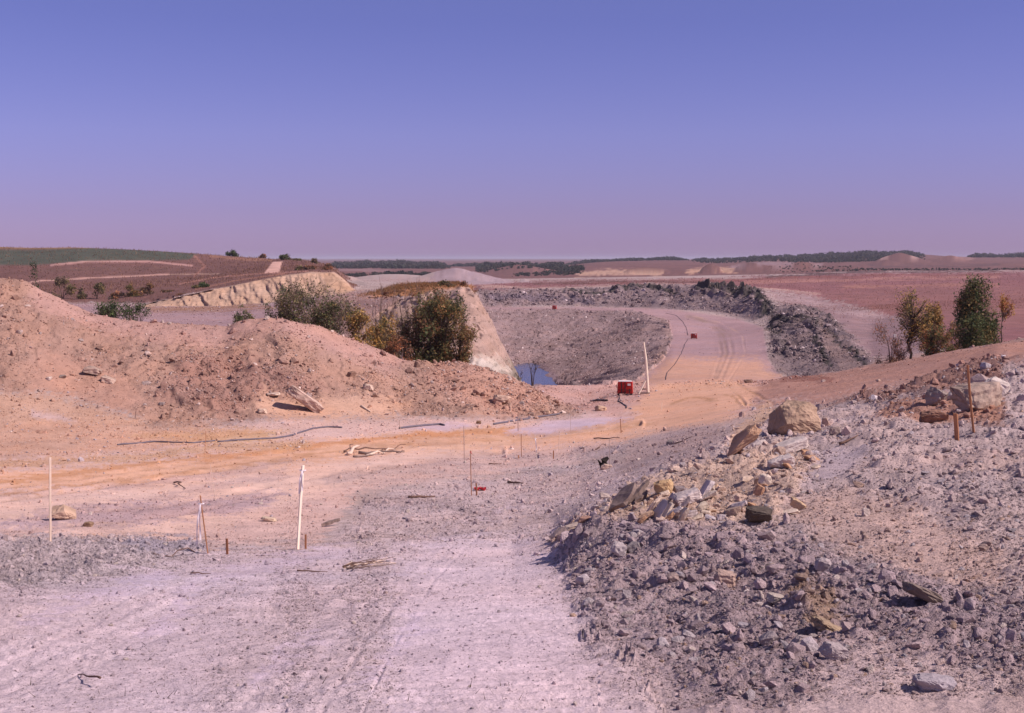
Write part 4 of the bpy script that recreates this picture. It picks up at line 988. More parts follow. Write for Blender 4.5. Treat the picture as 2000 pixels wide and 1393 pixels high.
# ------------------------------------------------------------------ survey stakes and laths
def stake(px, row, top_px, top_row, w_, mat, label, ribbon=None, cat='stake', name='survey_stake', group='survey stakes and laths', after=0, pointed=False):
    b = hit(px, row, after)
    t = P(top_px, top_row, b.y - 0.02)
    s_ = b.y / F
    wd = max(w_ * s_, 0.012)
    ax = t - b; ln = ax.length
    R = ax.to_track_quat('Z', 'Y').to_matrix()
    yw = Matrix.Rotation(random.uniform(-.35, .35), 3, 'Z')
    root = empty(name, b, label, cat, group)
    mb = MB(); nseg = 7
    # a sawn lath: slightly bowed, chamfered foot
    bow = random.uniform(-.012, .012) * ln
    co = []; fa = []
    for i in range(nseg + 1):
        q_ = i / nseg; z = -0.10 + q_ * (ln + 0.10)
        bx_ = bow * math.sin(q_ * math.pi); ww = wd * (1 - .04 * q_)
        for x, y in ((-.5, -.2), (.5, -.2), (.5, .2), (-.5, .2)):
            co.append(R @ (yw @ Vector((x * ww + bx_, y * max(wd * .55, .01) / .4 * .4, z))))
    for i in range(nseg):
        for k in range(4):
            a = i * 4 + k; b2 = i * 4 + (k + 1) % 4
            fa.append((a, b2, b2 + 4, a + 4))
    fa.append((0, 3, 2, 1)); fa.append(tuple(nseg * 4 + k for k in range(4)))
    mb.add(co, fa).build('lath', mat, root)
    if ribbon:
        at_, ln_, dx, rm = ribbon                      # fraction up, length in px, drift in px, material
        p0 = ax * at_; rb = MB()
        for s2, (dd, l2) in enumerate(((dx, ln_), (dx * .35 + 1.5, ln_ * .86))):
            n = 9; co = []; fa = []
            for i in range(n + 1):
                q_ = i / n
                c = p0 + Vector(((dd * math.sin(q_ * 1.7)) * s_, -wd * .5 - .012 * (1 + s2) - .02 * math.sin(q_ * 5), -l2 * s_ * q_))
                w2 = wd * .17 * (1 + .25 * math.sin(q_ * 7 + s2)); ang = .5 * math.sin(q_ * 6 + s2 * 2)
                co += [c + Vector((-w2 * math.cos(ang), -w2 * math.sin(ang), 0)), c + Vector((w2 * math.cos(ang), w2 * math.sin(ang), 0))]
            for i in range(n): fa.append((2 * i, 2 * i + 1, 2 * i + 3, 2 * i + 2))
            rb.add(co, fa)
        k_ = []
        for i in range(9):
            a = i / 8 * 6.283
            k_.append(p0 + Vector((math.cos(a) * wd * .62, math.sin(a) * wd * .5, 0)))
        rb.tube(k_, wd * .14, 5)
        rb.build('ribbon', rm, root)
    return root
stake(582, 1073, 592, 909, 9.0, WOOD_P, 'tall whitewashed stake with pale ribbon tied round its top', (.94, 46, -7, RIB_W))
stake(406, 1081, 391, 968, 8.5, WOOD_N, 'brown stake leaning left with a long white ribbon', (.86, 84, -9, RIB_W))
stake(99, 1058, 98, 893, 5, WOOD_B, 'tall thin pale lath at the left edge in front of the tan block')
stake(444, 1083, 443, 1052, 5, WOOD_N, 'short brown peg between the leaning brown stake and white stake', name='survey_peg')
stake(597, 1072, 597, 1044, 4, WOOD_N, 'short reddish peg just behind the tall whitewashed stake', name='survey_peg')
stake(921, 968, 919, 880, 3, WOOD_N, 'thin brown lath standing beside the red plastic scrap', (.97, 5, 3, RIB_R))
stake(931, 968, 930, 944, 3.2, WOOD_N, 'short brown peg right of the thin lath and the scrap', name='survey_peg')
stake(1050, 918, 1045, 850, 4.0, WOOD_P, 'pale stake with grey ribbon on the far grey ground', (.9, 26, 2, RIB_W))
stake(1090, 893, 1093, 841, 2, WOOD_B, 'slim pale lath right of the ribboned pale stake')
stake(1081, 896, 1081, 880, 2.4, WOOD_N, 'stubby peg between the ribboned stake and slim lath', name='survey_peg')
stake(1019, 893, 1018, 848, 1.3, WOOD_N, 'faint thin lath left of the ribboned pale stake')
stake(1013, 897, 1013, 889, 2.4, WOOD_N, 'tiny dark peg at the foot of the faint thin lath', name='survey_peg')
stake(1012, 842, 1012, 808, 1.6, WOOD_B, 'thin lath at the edge of the lavender dust patch')
stake(997, 806, 998, 786, 1.4, WOOD_B, 'little pale lath on the tip of the spoil bank')
stake(781, 838, 780, 820, 2.4, WOOD_B, 'short pale lath beside the middle hose piece')
stake(907, 900, 906, 832, 1.4, WOOD_B, 'faint tall lath behind the brown lath and red scrap')
stake(735, 893, 727, 842, 1.4, WOOD_B, 'faint leaning lath rising above the driftwood heap')
stake(1115, 845, 1114, 800, 1.3, WOOD_B, 'faint lath between the hose and the red box')
stake(1213, 846, 1212, 818, 1.8, WOOD_N, 'brown lath on the road directly below the red box')
stake(1191, 920, 1190, 858, 1.3, WOOD_B, 'faint lath standing by the charred stump')
stake(1292, 802, 1293, 785, 1.6, WOOD_B, 'pale lath right of the red box hose on the tan apron')
stake(400, 888, 402, 842, 1.8, WOOD_N, 'thin reddish lath in front of the left hose piece')
stake(421, 978, 411, 908, 1.8, WOOD_B, 'thin leaning pale lath above the brown stake')
stake(264, 818, 266, 798, 1.6, TWIG, 'dark twig like peg in the orange clay', name='survey_peg')
stake(1701, 788, 1700, 768, 1.6, WOOD_B, 'small lath on the brown slope right of the big tan boulder')
stake(1902, 845, 1890, 713, 5.5, WOOD_N, 'tall bare tan stake in front of the largest pale boulder')
stake(1869, 860, 1866, 808, 11, WOOD_N, 'short thick square tan post left of the tall bare stake', name='survey_peg')

# ------------------------------------------------------------------ red boxes, mast
def red_box(px, row, h_, label, wide=1.13, detail=True, lab_side=1, paint=REDP):
    b = hit(px, row); s_ = b.y / F; H = h_ * s_; W = H * wide; Dp = H * .8
    root = empty('equipment_box', b + Vector((0, Dp / 2, 0)), label, 'equipment box', 'red equipment boxes beside the pit', rotz=D(-9))
    MB().box((0, 0, H * .53), (W, Dp, H * .86), taper=.93).build('body', paint, root, bevel=H * .035)
    MB().box((-W * .02, 0, H * .985), (W * .84, Dp * .84, H * .05)).build('lid', WHITEP if detail else REDS, root, bevel=H * .012)
    for x in (-.42, .42):
        MB().box((x * W, 0, H * .05), (W * .1, Dp * 1.1, H * .10)).build('skid', DARKM, root, bevel=H * .01)
    if detail:
        for x in (-.22, .02, .3):
            f_ = MB()
            f_.box((x * W, -Dp * .492, H * (.55 if x < .2 else .3)), (W * .055, H * .05, H * (.84 if x < .2 else .34)), Matrix.Rotation(D(-1.6), 3, 'X'))
            f_.build('strap', DARKM, root)
        MB().box((0, -Dp * .497, H * .38), (W * .9, H * .03, H * .03)).build('rail', DARKM, root)
        MB().box((W * .27, -Dp * .478, H * .77), (W * .2, H * .03, H * .15)).build('label_plate', WHITEP, root)
        MB().tube([(-W * .46, -Dp * .3, H * .5), (-W * .53, -Dp * .3, H * .5), (-W * .53, -Dp * .3, H * .8), (-W * .46, -Dp * .3, H * .8)], H * .02).build('handle', DARKM, root)
        hs = [(-W * .35, -Dp * .5, H * .16), (-W * .2, -Dp * .62, H * .24), (-W * .05, -Dp * .62, H * .2), (0, -Dp * .5, H * .1)]
        MB().tube(hs, H * .025).build('pipe_loop', DARKM, root, smooth=True)
    else:
        for x in (-.18, .22):
            MB().box((x * W, -Dp * .492, H * .5), (W * .05, H * .05, H * .8), Matrix.Rotation(D(-1.6), 3, 'X')).build('strap', DARKM, root)
        MB().box((W * .27, -Dp * .474, H * .76), (W * .2, H * .03, H * .15)).build('label_plate', WHITEP, root)
    return root, b
RB, rb_base = red_box(1222, 772, 27, 'nearest and largest red metal box with dark straps beside the wooden mast')
red_box(1356, 662, 11, 'red metal box alone on the bench road beside the cable', paint=REDS)
red_box(1083, 604, 7.5, 'tiny farthest red metal box on the bench above the pit slope', detail=False, paint=REDS)
def on_ground(pts, lift=.03, after=0, Y=None):
    out = []
    for p in pts:
        h = hit(p[0], p[1], after); out.append(h + Vector((0, 0, lift)))
    return out
def dense(pts, n=8):
    out = []
    for a, b in zip(pts[:-1], pts[1:]):
        for i in range(n): out.append((a[0] + (b[0] - a[0]) * i / n + random.uniform(-.4, .4), a[1] + (b[1] - a[1]) * i / n))
    return out + [pts[-1]]
def hose(pts, r, label, mat=PIPE, name='hose', cat='hose', n=6, group=None, lift=None):
    q_ = on_ground(dense(pts, n), r * .8 if lift is None else lift)
    z = np.array([p.z for p in q_])
    for _ in range(2): z[1:-1] = (z[:-2] + z[1:-1] * 2 + z[2:]) / 4
    for p, zz in zip(q_, z): p.z = zz
    o = MB().tube(q_, r, 6).build(name, mat, smooth=True)
    return tag(o, label, cat, group)
hose([(230,870),(300,864),(380,866),(420,862)], .04, 'thin grey hose end lying on the clay at the left', group='hose pieces beside the haul road')
hose([(425,864),(480,860),(540,857),(565,853),(590,845),(612,838),(640,835),(668,836)], .05, 'dark hose curving along the far edge of the haul road', group='hose pieces beside the haul road')
hose([(780,838),(820,833),(860,830),(868,832)], .065, 'short straight dark hose in the middle of the road edge', group='hose pieces beside the haul road')
hose([(965,830),(1000,824),(1040,818),(1085,811),(1092,810)], .065, 'long dark hose running up towards the red box', group='hose pieces beside the haul road')
hose([(1209,772),(1210,780),(1207,784),(1214,788),(1224,794),(1223,798)], .045, 'bent dark hose trailing in front of the largest red box', DARKM)
hose([(1300,612),(1320,616),(1333,628),(1340,640),(1344,655)], .035, 'thin dark cable running from the bench edge to the small red box', DARKM, 'cable', 'cable', 8)
hose([(1344,662),(1338,672),(1330,692),(1318,712),(1303,728),(1300,742)], .032, 'thin dark cable snaking down from the small red box to the apron', DARKM, 'cable', 'cable', 8)
hose([(1155,785),(1168,783),(1186,784)], .09, 'short black pipe lying left of the largest red box', DARKM, 'pipe', 'pipe')
b = hit(1266, 769); s_ = b.y / F
root = empty('wooden_mast', b, 'tall pale wooden mast with slanting braces right of the red box', 'mast')
MB().tube([(0, 0, -.1), (-2.5 * s_, 0, 34 * s_), (-5 * s_, 0, 68 * s_), (-9.5 * s_, .05, 101 * s_)], [.12, .11, .10, .07], 8).build('pole', WOOD_P, root)
MB().tube([(-19 * s_, -.25, 0), (-3 * s_, 0, 30 * s_)], [.07, .06], 6).build('brace', WOOD_P, root)
MB().tube([(4 * s_, .5, 4 * s_), (-3 * s_, 0, 34 * s_)], [.06, .06], 6).build('brace', WOOD_B, root)
MB().box((-9 * s_, -.05, .06), (24 * s_, .14, .10)).build('foot_board', WOOD_G, root)
MB().box((-8 * s_, .28, .35), (10 * s_, .10, .10)).build('cross_board', WOOD_G, root)
MB().box((-12 * s_, 0, .9), (4 * s_, .10, .07)).build('peg', WOOD_G, root)

# ------------------------------------------------------------------ boards, driftwood, twigs
def board(a, b_, lift0, lift1, wd, th, mat, name, parent=None, seed=0):
    wd *= .8
    """a split, splintered board from ground point a to ground point b_ (px,row)"""
    p0 = hit(*a) + Vector((0, 0, lift0)); p1 = P(b_[0], b_[1], p0.y + .18)
    ax = p1 - p0; ln = ax.length; R = ax.to_track_quat('X', 'Z').to_matrix()
    r = random.Random(seed); co = []; fa = []; n = 6
    for i in range(n + 1):
        q_ = i / n; w2 = wd * (.12, .5, .85, 1, .9, .8, .25)[i] * r.uniform(.85, 1.1)
        for y, z in ((-.5, -.5), (.5, -.5), (.5, .5), (-.5, .5)):
            co.append(p0 + R @ Vector((q_ * ln, y * w2 + r.uniform(-.1, .1) * wd, z * th + r.uniform(-.2, .2) * th)))
    for i in range(n):
        for k in range(4):
            A = i * 4 + k; B = i * 4 + (k + 1) % 4
            fa.append((A, B, B + 4, A + 4))
    fa += [(3, 2, 1, 0), tuple(n * 4 + k for k in range(4))]
    return MB().add(co, fa).build(name, mat, parent)
def free_tube(a, b_, la, lb, r, mat, name, parent=None, crook=.06, seed=0, n=5, r1=None):
    p0 = hit(*a) + Vector((0, 0, la)); p1 = hit(*b_) + Vector((0, 0, lb)) if abs(a[1] - b_[1]) < 15 else P(b_[0], b_[1], p0.y + .3)
    rr = random.Random(seed); pts = []
    L_ = (p1 - p0).length
    for i in range(n + 1):
        p = p0.lerp(p1, i / n)
        if 0 < i < n: p += Vector([rr.uniform(-1, 1) * crook * .55 * L_ for _ in range(3)])
        p.z = max(p.z, gz(p.x, p.y) + r * .5)
        pts.append(p)
    return MB().tube(pts, [(r * (1 - i / n) + (r1 or r * .4) * i / n) * .75 * rr.uniform(.8, 1.2) for i in range(n + 1)], 6).build(name, mat, parent, smooth=True)
def whole(o, label, cat): return tag(o, label, cat)
whole(board((1192,1002),(1240,945),.02,.25,.30,.05,WOOD_G,'weathered_board',seed=1), 'wide weathered grey board leaning on the left of the slab jumble', 'board')
whole(board((1225,992),(1268,940),.05,.30,.09,.05,WOOD_G,'weathered_board',seed=2), 'narrow dark board lying against the wide weathered board', 'board')
whole(board((1240,985),(1262,960),.02,.15,.12,.04,WOOD_G,'weathered_board',seed=3), 'short split board between the boards and the yellow block', 'board')
whole(board((628,1030),(664,1014),.03,.07,.07,.05,WOOD_G,'weathered_board',seed=4), 'brown splintered board half buried right of the whitewashed stake', 'board')
whole(free_tube((340,945),(362,957),.04,.04,.035,TWIG,'stick',seed=5), 'dark bent stick on the pink track behind the leaning stake', 'stick')
whole(free_tube((196,1345),(152,1318),.05,.02,.008,TWIG,'stick',seed=6), 'thin dark stick at the very bottom left', 'stick')
whole(free_tube((1480,812 + 45),(1462,862),.04,.12,.03,TWIG,'stick',seed=7), 'small dark stick beside the long orange tan rock', 'stick')
whole(free_tube((1318,868),(1352,862),.04,.16,.03,TWIG,'stick',seed=8), 'dark crooked root on the grey slope above the jumble', 'stick')
whole(free_tube((1640,872),(1676,850),.05,.25,.035,TWIG,'stick',seed=9), 'dark pole end sticking out of the grey rubble', 'stick')
whole(free_tube((910,793),(966,804),.08,.05,.05,WOOD_B,'stick',seed=10,crook=.02), 'long pale straight stick at the foot of the spoil bank', 'stick')
whole(free_tube((705,794),(724,806),.05,.05,.10,WOOD_B,'stick',seed=11,crook=.02), 'short thick pale stick near the end of the hoses', 'stick')
whole(free_tube((992,945),(1022,947),.05,.05,.06,TWIG,'stick',seed=12,crook=.03), 'brown stick lying right of the red plastic scrap', 'stick')
whole(free_tube((955,908),(980,909),.04,.06,.04,TWIG,'stick',seed=13), 'greyish stick above the brown stick', 'stick')
whole(free_tube((1160,858),(1210,857),.04,.05,.05,TWIG,'stick',seed=14,crook=.03), 'long stick across the tan road', 'stick')
whole(free_tube((1162,880),(1182,868),.03,.06,.03,TWIG,'stick',seed=15), 'slanting twig below the long stick on the road', 'stick')
whole(free_tube((798,973),(850,973),.03,.05,.05,TWIG,'stick',seed=16,crook=.03), 'brown stick among the grey clods before the red scrap', 'stick')
whole(free_tube((380,1081),(300,1085),.02,.02,.012,TWIG,'stick',seed=17), 'thin twig on the berm under the leaning stake', 'stick')
whole(free_tube((580,1118),(640,1120),.02,.02,.012,TWIG,'stick',seed=18), 'thin twig left of the twig bundle', 'stick')
whole(free_tube((372,1123),(412,1124),.02,.02,.012,TWIG,'stick',seed=19), 'small brown twig below the leaning stake', 'stick')
b = hit(735, 886)
root = empty('driftwood_heap', b, 'heap of bleached and dark broken branches between the two roads', 'driftwood')
for i, (a, b_, la, lb, r, m_) in enumerate([((680,890),(702,884),.1,.3,.13,WOOD_B),((700,888),(790,888),.1,.12,.10,WOOD_G),((685,884),(760,880),.2,.1,.06,TWIG),((715,893),(770,884),.05,.15,.09,WOOD_B),((740,886),(792,876),.05,.2,.05,TWIG),((690,894),(730,893),.06,.1,.08,WOOD_G),((672,886),(690,880),.1,.3,.05,TWIG),((775,888),(790,885),.1,.1,.05,TWIG)]):
    o = free_tube(a, b_, la, lb, r, m_, 'branch', crook=.07, seed=40 + i)
    o.parent = root; o.matrix_parent_inverse = Matrix.Translation(-b)
b = hit(722, 1112)
root = empty('twig_bundle', b, 'bundle of dry straw coloured twigs lying on the pale dust', 'twigs')
for i in range(13):
    x0 = 668 + random.uniform(0, 22); x1 = 730 + random.uniform(0, 48); r0 = 1113 + random.uniform(-5, 4); r1 = 1102 + random.uniform(-3, 5)
    o = free_tube((x0, r0), (x1, r1), random.uniform(.01, .05), random.uniform(.02, .09), random.uniform(.006, .012), [TWIG, WOOD_B, WOOD_G][i % 3], 'twig', crook=.03, seed=60 + i)
    o.parent = root; o.matrix_parent_inverse = Matrix.Translation(-b)
b = hit(1178, 912)
MBs = MB(); MBs.tube([b + Vector((0, 0, -.05)), b + Vector((.05, 0, .1)), b + Vector((.02, 0, .2)), b + Vector((.16, 0, .3))], [.12, .1, .11, .05], 7)
MBs.tube([b + Vector((-.05, .05, .05)), b + Vector((-.16, 0, .22))], [.06, .02], 5)
whole(MBs.build('tree_stump', plain_mat('charred_wood', S2L('2c2420'), .9, .4)), 'small black charred stump beside a pinkish low rock', 'stump')
b = hit(938, 958); co = []; fa = []
for j in range(5):
    for i in range(7):
        x = (i / 6 - .5) * .34; y = (j / 4 - .5) * .2
        co.append(b + Vector((x, y, .05 + .05 * math.sin(i * 2.1 + j) + .035 * math.cos(j * 2.7))))
for j in range(4):
    for i in range(6): fa.append((j * 7 + i, j * 7 + i + 1, j * 7 + i + 8, j * 7 + i + 7))
whole(MB().add(co, fa).build('plastic_scrap', RIB_R), 'crumpled red plastic scrap lying beside the thin brown lath', 'scrap')

# ------------------------------------------------------------------ plants
PAL = {'olive': ['4d4a30', '5c5638', '6b6140', '3c3a28', '7a6642'], 'brown': ['6b4c38', '7d5a3e', '5a4032', '8a6844', '4a3a2c'], 'yellow': ['9a7844', '8a6a40', 'a6864e', '7a6040', '96784a'],
       'green': ['454c30', '50573a', '3c4230', '5c6040', '363a2a'], 'rust': ['8a5a40', '7a4c38', '94664a', '6a4434'], 'drab': ['5a4c40', '685648', '4a4036', '705c4a'], 'deep': ['35402a', '404a30', '2e3828', '4c5838']}
def plant(name, px, Y, top, half, label, cat, pal, leaves=1500, leaf_px=2.6, stems=5, shape='bush', trunk_px=2, bare=.0, group=None, seed=0, depth=1.0, low=0.0, bark=BARKG, tips=None):
    """top: row of the highest twig; half: half width in px; shape bush | oval | cone | fan"""
    r = np.random.default_rng(900 + seed)
    leaves = int(leaves * (2.0 if bare < .3 else 1.7 if bare < .5 else 1.1))
    s_ = Y / F; v = P(px, 600, Y); base = Vector((v.x, Y, gz(v.x, Y)))
    H = P(px, top, Y).z - base.z
    W = half * s_
    root = empty(name, base, label, cat, group)
    n = tips or int(np.clip(leaves / 28, 14, 300))
    T = []
    lob = r.uniform(0, 6.28, 3)
    def env(z):
        if shape == 'bush': return math.sqrt(max(0, 1 - (z - .35) ** 2 / .45)) if z > .35 else .75 + .25 * z / .35
        if shape == 'oval': return math.sqrt(max(0, 1 - ((z - .58) / .44) ** 2))
        if shape == 'cone': return (1.02 - z) ** .7 * (.72 + .28 * min(1, z / .2)) * (1 + .16 * math.sin(z * 23 + lob[2]))
        return .35 + .65 * z
    def inside():
        while True:
            a = r.uniform(0, 6.283); q_ = r.random() ** .5; z = r.random() * (1 - .12 * r.random())
            if z < low: continue
            rad = env(z) * (1 + .22 * math.sin(3 * a + lob[0] + 4 * z) + .12 * math.sin(7 * a + lob[1]))
            return Vector((math.cos(a) * q_ * rad * W * .92, math.sin(a) * q_ * rad * W * depth * .92, z * H))
    if shape == 'fan':
        T = [inside() for _ in range(n)]
    else:                                            # twigs gather into boughs, with gaps between them
        nb = int(np.clip(n / 6, 5, 34)); B_ = []
        for _ in range(nb):
            p = inside(); B_.append(Vector((p.x * 1.08, p.y * 1.08, p.z)))
        for _ in range(n):
            c = B_[int(r.integers(nb))]; g = r.normal(size=3) * np.array([W * .15, W * .15, H * .065])
            T.append(Vector((c.x + g[0], c.y + g[1], min(max(c.z + g[2], low * H, .03 * H), H * 1.0))))
        T.append(Vector((r.normal(0, .1) * W, 0, H * .99)))
    wood = MB()
    tr = trunk_px * s_ * .5
    if shape in ('oval', 'cone'):
        k = 6; tp = [Vector((r.normal(0, .015) * H * (i > 0), r.normal(0, .015) * H * (i > 0), -.15 + (H * .93 + .15) * i / k)) for i in range(k + 1)]
        wood.tube(tp, [tr * (1 - .85 * i / k) for i in range(k + 1)], 6)
        for t in T:
            zz = max(min(t.z * (.72 if shape == 'oval' else 1.02), H * .85), H * max(low * .8, .06)); f_ = zz / (H * .93) * k; i = min(int(f_), k - 1); o_ = tp[i].lerp(tp[i + 1], f_ - i)
            m_ = o_.lerp(t, .5) + Vector((r.normal(0, .05) * W, r.normal(0, .05) * W, r.normal(0, .02) * H))
            wood.tube([o_, m_, t], [tr * .22 + .006, tr * .14 + .005, .004 + .25 * s_], 3)
    else:
        st = []
        for i in range(stems):
            a = 6.283 * i / stems + r.uniform(-.5, .5); sp = r.uniform(.25, .75)
            e_ = Vector((math.cos(a) * W * sp, math.sin(a) * W * sp * depth, H * r.uniform(.55, .85)))
            m_ = Vector((e_.x * .35, e_.y * .35, e_.z * .5)) + Vector((r.normal(0, .04) * W, r.normal(0, .04) * W, 0))
            b0 = Vector((e_.x * .12, e_.y * .12, -.1)); st.append((b0, m_, e_)); wood.tube([b0, m_, e_], [tr, tr * .6, tr * .25], 5)
        for t in T:
            b0, m_, e_ = min(st, key=lambda q2: (Vector((q2[2].x, q2[2].y, 0)) - Vector((t.x, t.y, 0))).length)
            f_ = min(.95, max(.15, t.z / max(e_.z, .01) * .7))
            o_ = b0.lerp(m_, f_ * 2) if f_ < .5 else m_.lerp(e_, f_ * 2 - 1)
            mm = o_.lerp(t, .5) + Vector((r.normal(0, .06) * W, r.normal(0, .06) * W, r.normal(0, .03) * H))
            wood.tube([o_, mm, t], [tr * .3, tr * .2, .3 * s_], 3)
            if bare > .3:
                for _ in range(3):
                    wood.tube([t, t + Vector((r.normal(0, .12) * W, r.normal(0, .12) * W, abs(r.normal(.08, .05)) * H))], [.3 * s_, .2 * s_], 3)
    wood.build('trunk' if shape in ('oval', 'cone') else 'stems', bark, root)
    if leaves:
        TT = np.array([tuple(t) for t in T]); nl = leaves
        k = r.integers(0, len(TT), nl)
        dens = r.random(len(TT)) ** .6; k = r.choice(len(TT), nl, p=dens / dens.sum())
        sg = np.array([W * .085, W * .085 * depth, H * .045]) + 1.3 * s_
        c = TT[k] + r.normal(size=(nl, 3)) * sg
        c[:, 2] = np.maximum(c[:, 2], .01 * H)
        sz = 1.55 * leaf_px * s_ * r.uniform(.55, 1.25, (nl, 1, 1))
        tri = r.normal(size=(nl, 3, 3)); tri /= np.linalg.norm(tri, axis=2, keepdims=True)
        co = (c[:, None, :] + tri * sz * .62).reshape(-1, 3)
        pc = np.array([S2L(h) for h in PAL[pal]]) if isinstance(pal, str) else np.concatenate([np.array([S2L(h) for h in PAL[p_]]) for p_ in pal])
        tip_c = r.integers(0, len(pc), len(TT))
        ci = np.where(r.random(nl) < .65, tip_c[k], r.integers(0, len(pc), nl))
        cc = pc[ci] * r.uniform(1.2, 2.3, (nl, 1))
        cc = np.repeat(np.concatenate([cc, np.ones((nl, 1))], 1), 3, 0).astype(np.float32)
        me = np_mesh('foliage', co, np.arange(nl * 3).reshape(-1, 3), LEAF, False, attrs={'tint': ('FLOAT_COLOR', cc)})
        link('crown' if shape in ('oval', 'cone') else 'foliage', me, root)
    return root
plant('bush', 592, 108, 556, 78, 'large loose dark olive bush with upright twigs on the bank crest', 'bush', ['olive', 'green', 'olive', 'drab'], 6500, 2.8, 12, 'bush', 2.4, .4, seed=1)
plant('bush', 652, 107, 586, 46, 'lower dark part of brush between the olive bush and yellow bush', 'bush', ['olive', 'green', 'drab'], 3000, 2.6, 8, 'bush', 2, .2, seed=2)
plant('bush', 545, 108, 575, 30, 'dark green brush at the left foot of the large olive bush', 'bush', ['olive', 'green'], 1500, 2.6, 8, 'bush', 2, seed=3)
plant('bush', 700, 107, 610, 30, 'yellow leaved bush on the bank crest', 'bush', ['yellow', 'olive', 'yellow'], 2200, 3.0, 7, 'bush', 1.6, seed=4)
plant('bush', 474, 102, 598, 20, 'small dark green bush standing alone left of the olive bush', 'bush', ['green', 'olive'], 1300, 2.4, 6, 'bush', 1.6, seed=5)
plant('bush', 215, 103, 588, 36, 'dark green low bush behind the left of the spoil bank', 'bush', ['deep', 'green'], 2300, 2.6, 9, 'bush', 1.6, seed=6)
plant('bush', 268, 103, 598, 30, 'dark green sprawling bush right of the low bush behind the bank', 'bush', ['deep', 'green'], 1700, 2.6, 8, 'bush', 1.6, seed=7)
plant('bush', 66, 130, 522, 16, 'dark green bush at the left edge above the bank top', 'bush', ['deep'], 900, 2.6, 5, 'bush', 1.6, seed=8)
plant('tree', 860, 112, 576, 62, 'big round brown and olive leaved tree in front of the highwall', 'tree', ['olive', 'brown', 'green', 'olive'], 9500, 3.0, 9, 'bush', 5, .2, seed=9, bark=BARK)
plant('tree', 896, 111, 610, 32, 'russet lower tree at the right side of the big brown tree', 'tree', ['brown', 'olive'], 3000, 2.8, 7, 'bush', 3, seed=10, bark=BARK)
plant('tree', 820, 113, 606, 62, 'dark brown leaved tree on the left of the big tree', 'tree', ['brown', 'olive', 'drab'], 5600, 2.8, 9, 'bush', 3, .3, seed=11, bark=BARK)
plant('bush', 752, 110, 620, 30, 'yellow green bush below the bare saplings', 'bush', ['yellow', 'olive'], 2200, 2.8, 7, 'bush', 1.8, seed=12)
plant('bush', 776, 109, 655, 34, 'low russet brush at the foot of the brown trees', 'bush', ['rust', 'drab'], 1500, 2.4, 9, 'bush', 1.8, .3, seed=13)
for i, (px, tp, hf) in enumerate(((740, 553, 22), (762, 562, 16), (790, 556, 20), (815, 560, 16))):
    plant('bare_sapling', px, 112 + i, tp, hf, ['leftmost leafless sapling of the four beside the brown trees', 'short leafless sapling second from the yellow green bush', 'tall leafless sapling third of the four', 'leafless sapling touching the top of the dark brown tree'][i], 'sapling', 'drab', 90, 1.8, 5, 'fan', 3.2, .8, 'leafless saplings before the highwall', seed=20 + i, low=.3, tips=15, bark=BARKG)
plant('shrub', 778, 118, 598, 9, 'dark green juniper like shrub between the bare saplings', 'shrub', ['deep'], 700, 2.4, 5, 'bush', 1.6, seed=26)
plant('bare_sapling', 1040, 121, 705, 14, 'small leafless sapling in front of the pond', 'sapling', 'drab', 0, 1.8, 3, 'fan', 2.4, .6, seed=27, low=.5, tips=12, bark=BARK)
plant('bare_sapling', 1014, 119, 722, 10, 'tiny leafless sapling against the foot of the highwall', 'sapling', 'drab', 30, 1.8, 3, 'fan', 1.8, .6, seed=28, low=.3, tips=12, bark=BARK)
plant('tree', 1779, 128, 572, 36, 'thin leafy tree with a bare dark trunk on the right', 'tree', ['olive', 'drab', 'yellow'], 2000, 2.6, 5, 'oval', 6, seed=30, low=.34, bark=BARK)
plant('tree', 1818, 130, 598, 22, 'small yellowing tree between the thin tree and green tree', 'tree', ['yellow', 'olive', 'brown'], 2600, 2.6, 5, 'oval', 3, seed=31, low=.2, bark=BARK)
plant('tree', 1904, 118, 552, 52, 'dense dark green tree with a pointed top at the right', 'tree', ['green', 'olive', 'deep'], 7500, 3.0, 5, 'cone', 5, seed=32, low=.05, bark=BARK)
plant('tree', 1930, 119, 618, 18, 'dark green side tree leaning right of the dense green tree', 'tree', ['green', 'deep'], 1500, 2.8, 5, 'oval', 3, seed=33, low=.1, bark=BARK)
plant('bush', 1742, 132, 628, 36, 'thin brown bush left of the thin leafy tree', 'bush', ['drab', 'rust'], 1000, 2.2, 8, 'bush', 1.6, .5, seed=34)
plant('bush', 1830, 124, 642, 26, 'dark olive bush at the foot of the yellowing tree', 'bush', ['olive', 'green', 'rust'], 2800, 2.6, 7, 'bush', 1.6, seed=35)
plant('bush', 1862, 126, 632, 20, 'yellowish brown bush left of the dense green tree', 'bush', ['brown', 'yellow', 'drab'], 1000, 2.4, 7, 'bush', 1.6, .3, seed=36)
plant('bush', 1762, 120, 668, 30, 'low dry brush on the slope crest under the thin tree', 'bush', ['drab', 'rust'], 1000, 2.2, 8, 'bush', 1.4, .5, seed=37)
plant('tree', 1958, 100, 575, 20, 'orange leaved tree half outside the right edge', 'tree', ['yellow', 'rust'], 500, 2.6, 5, 'oval', 2.4, seed=38, low=.55, bark=BARK)
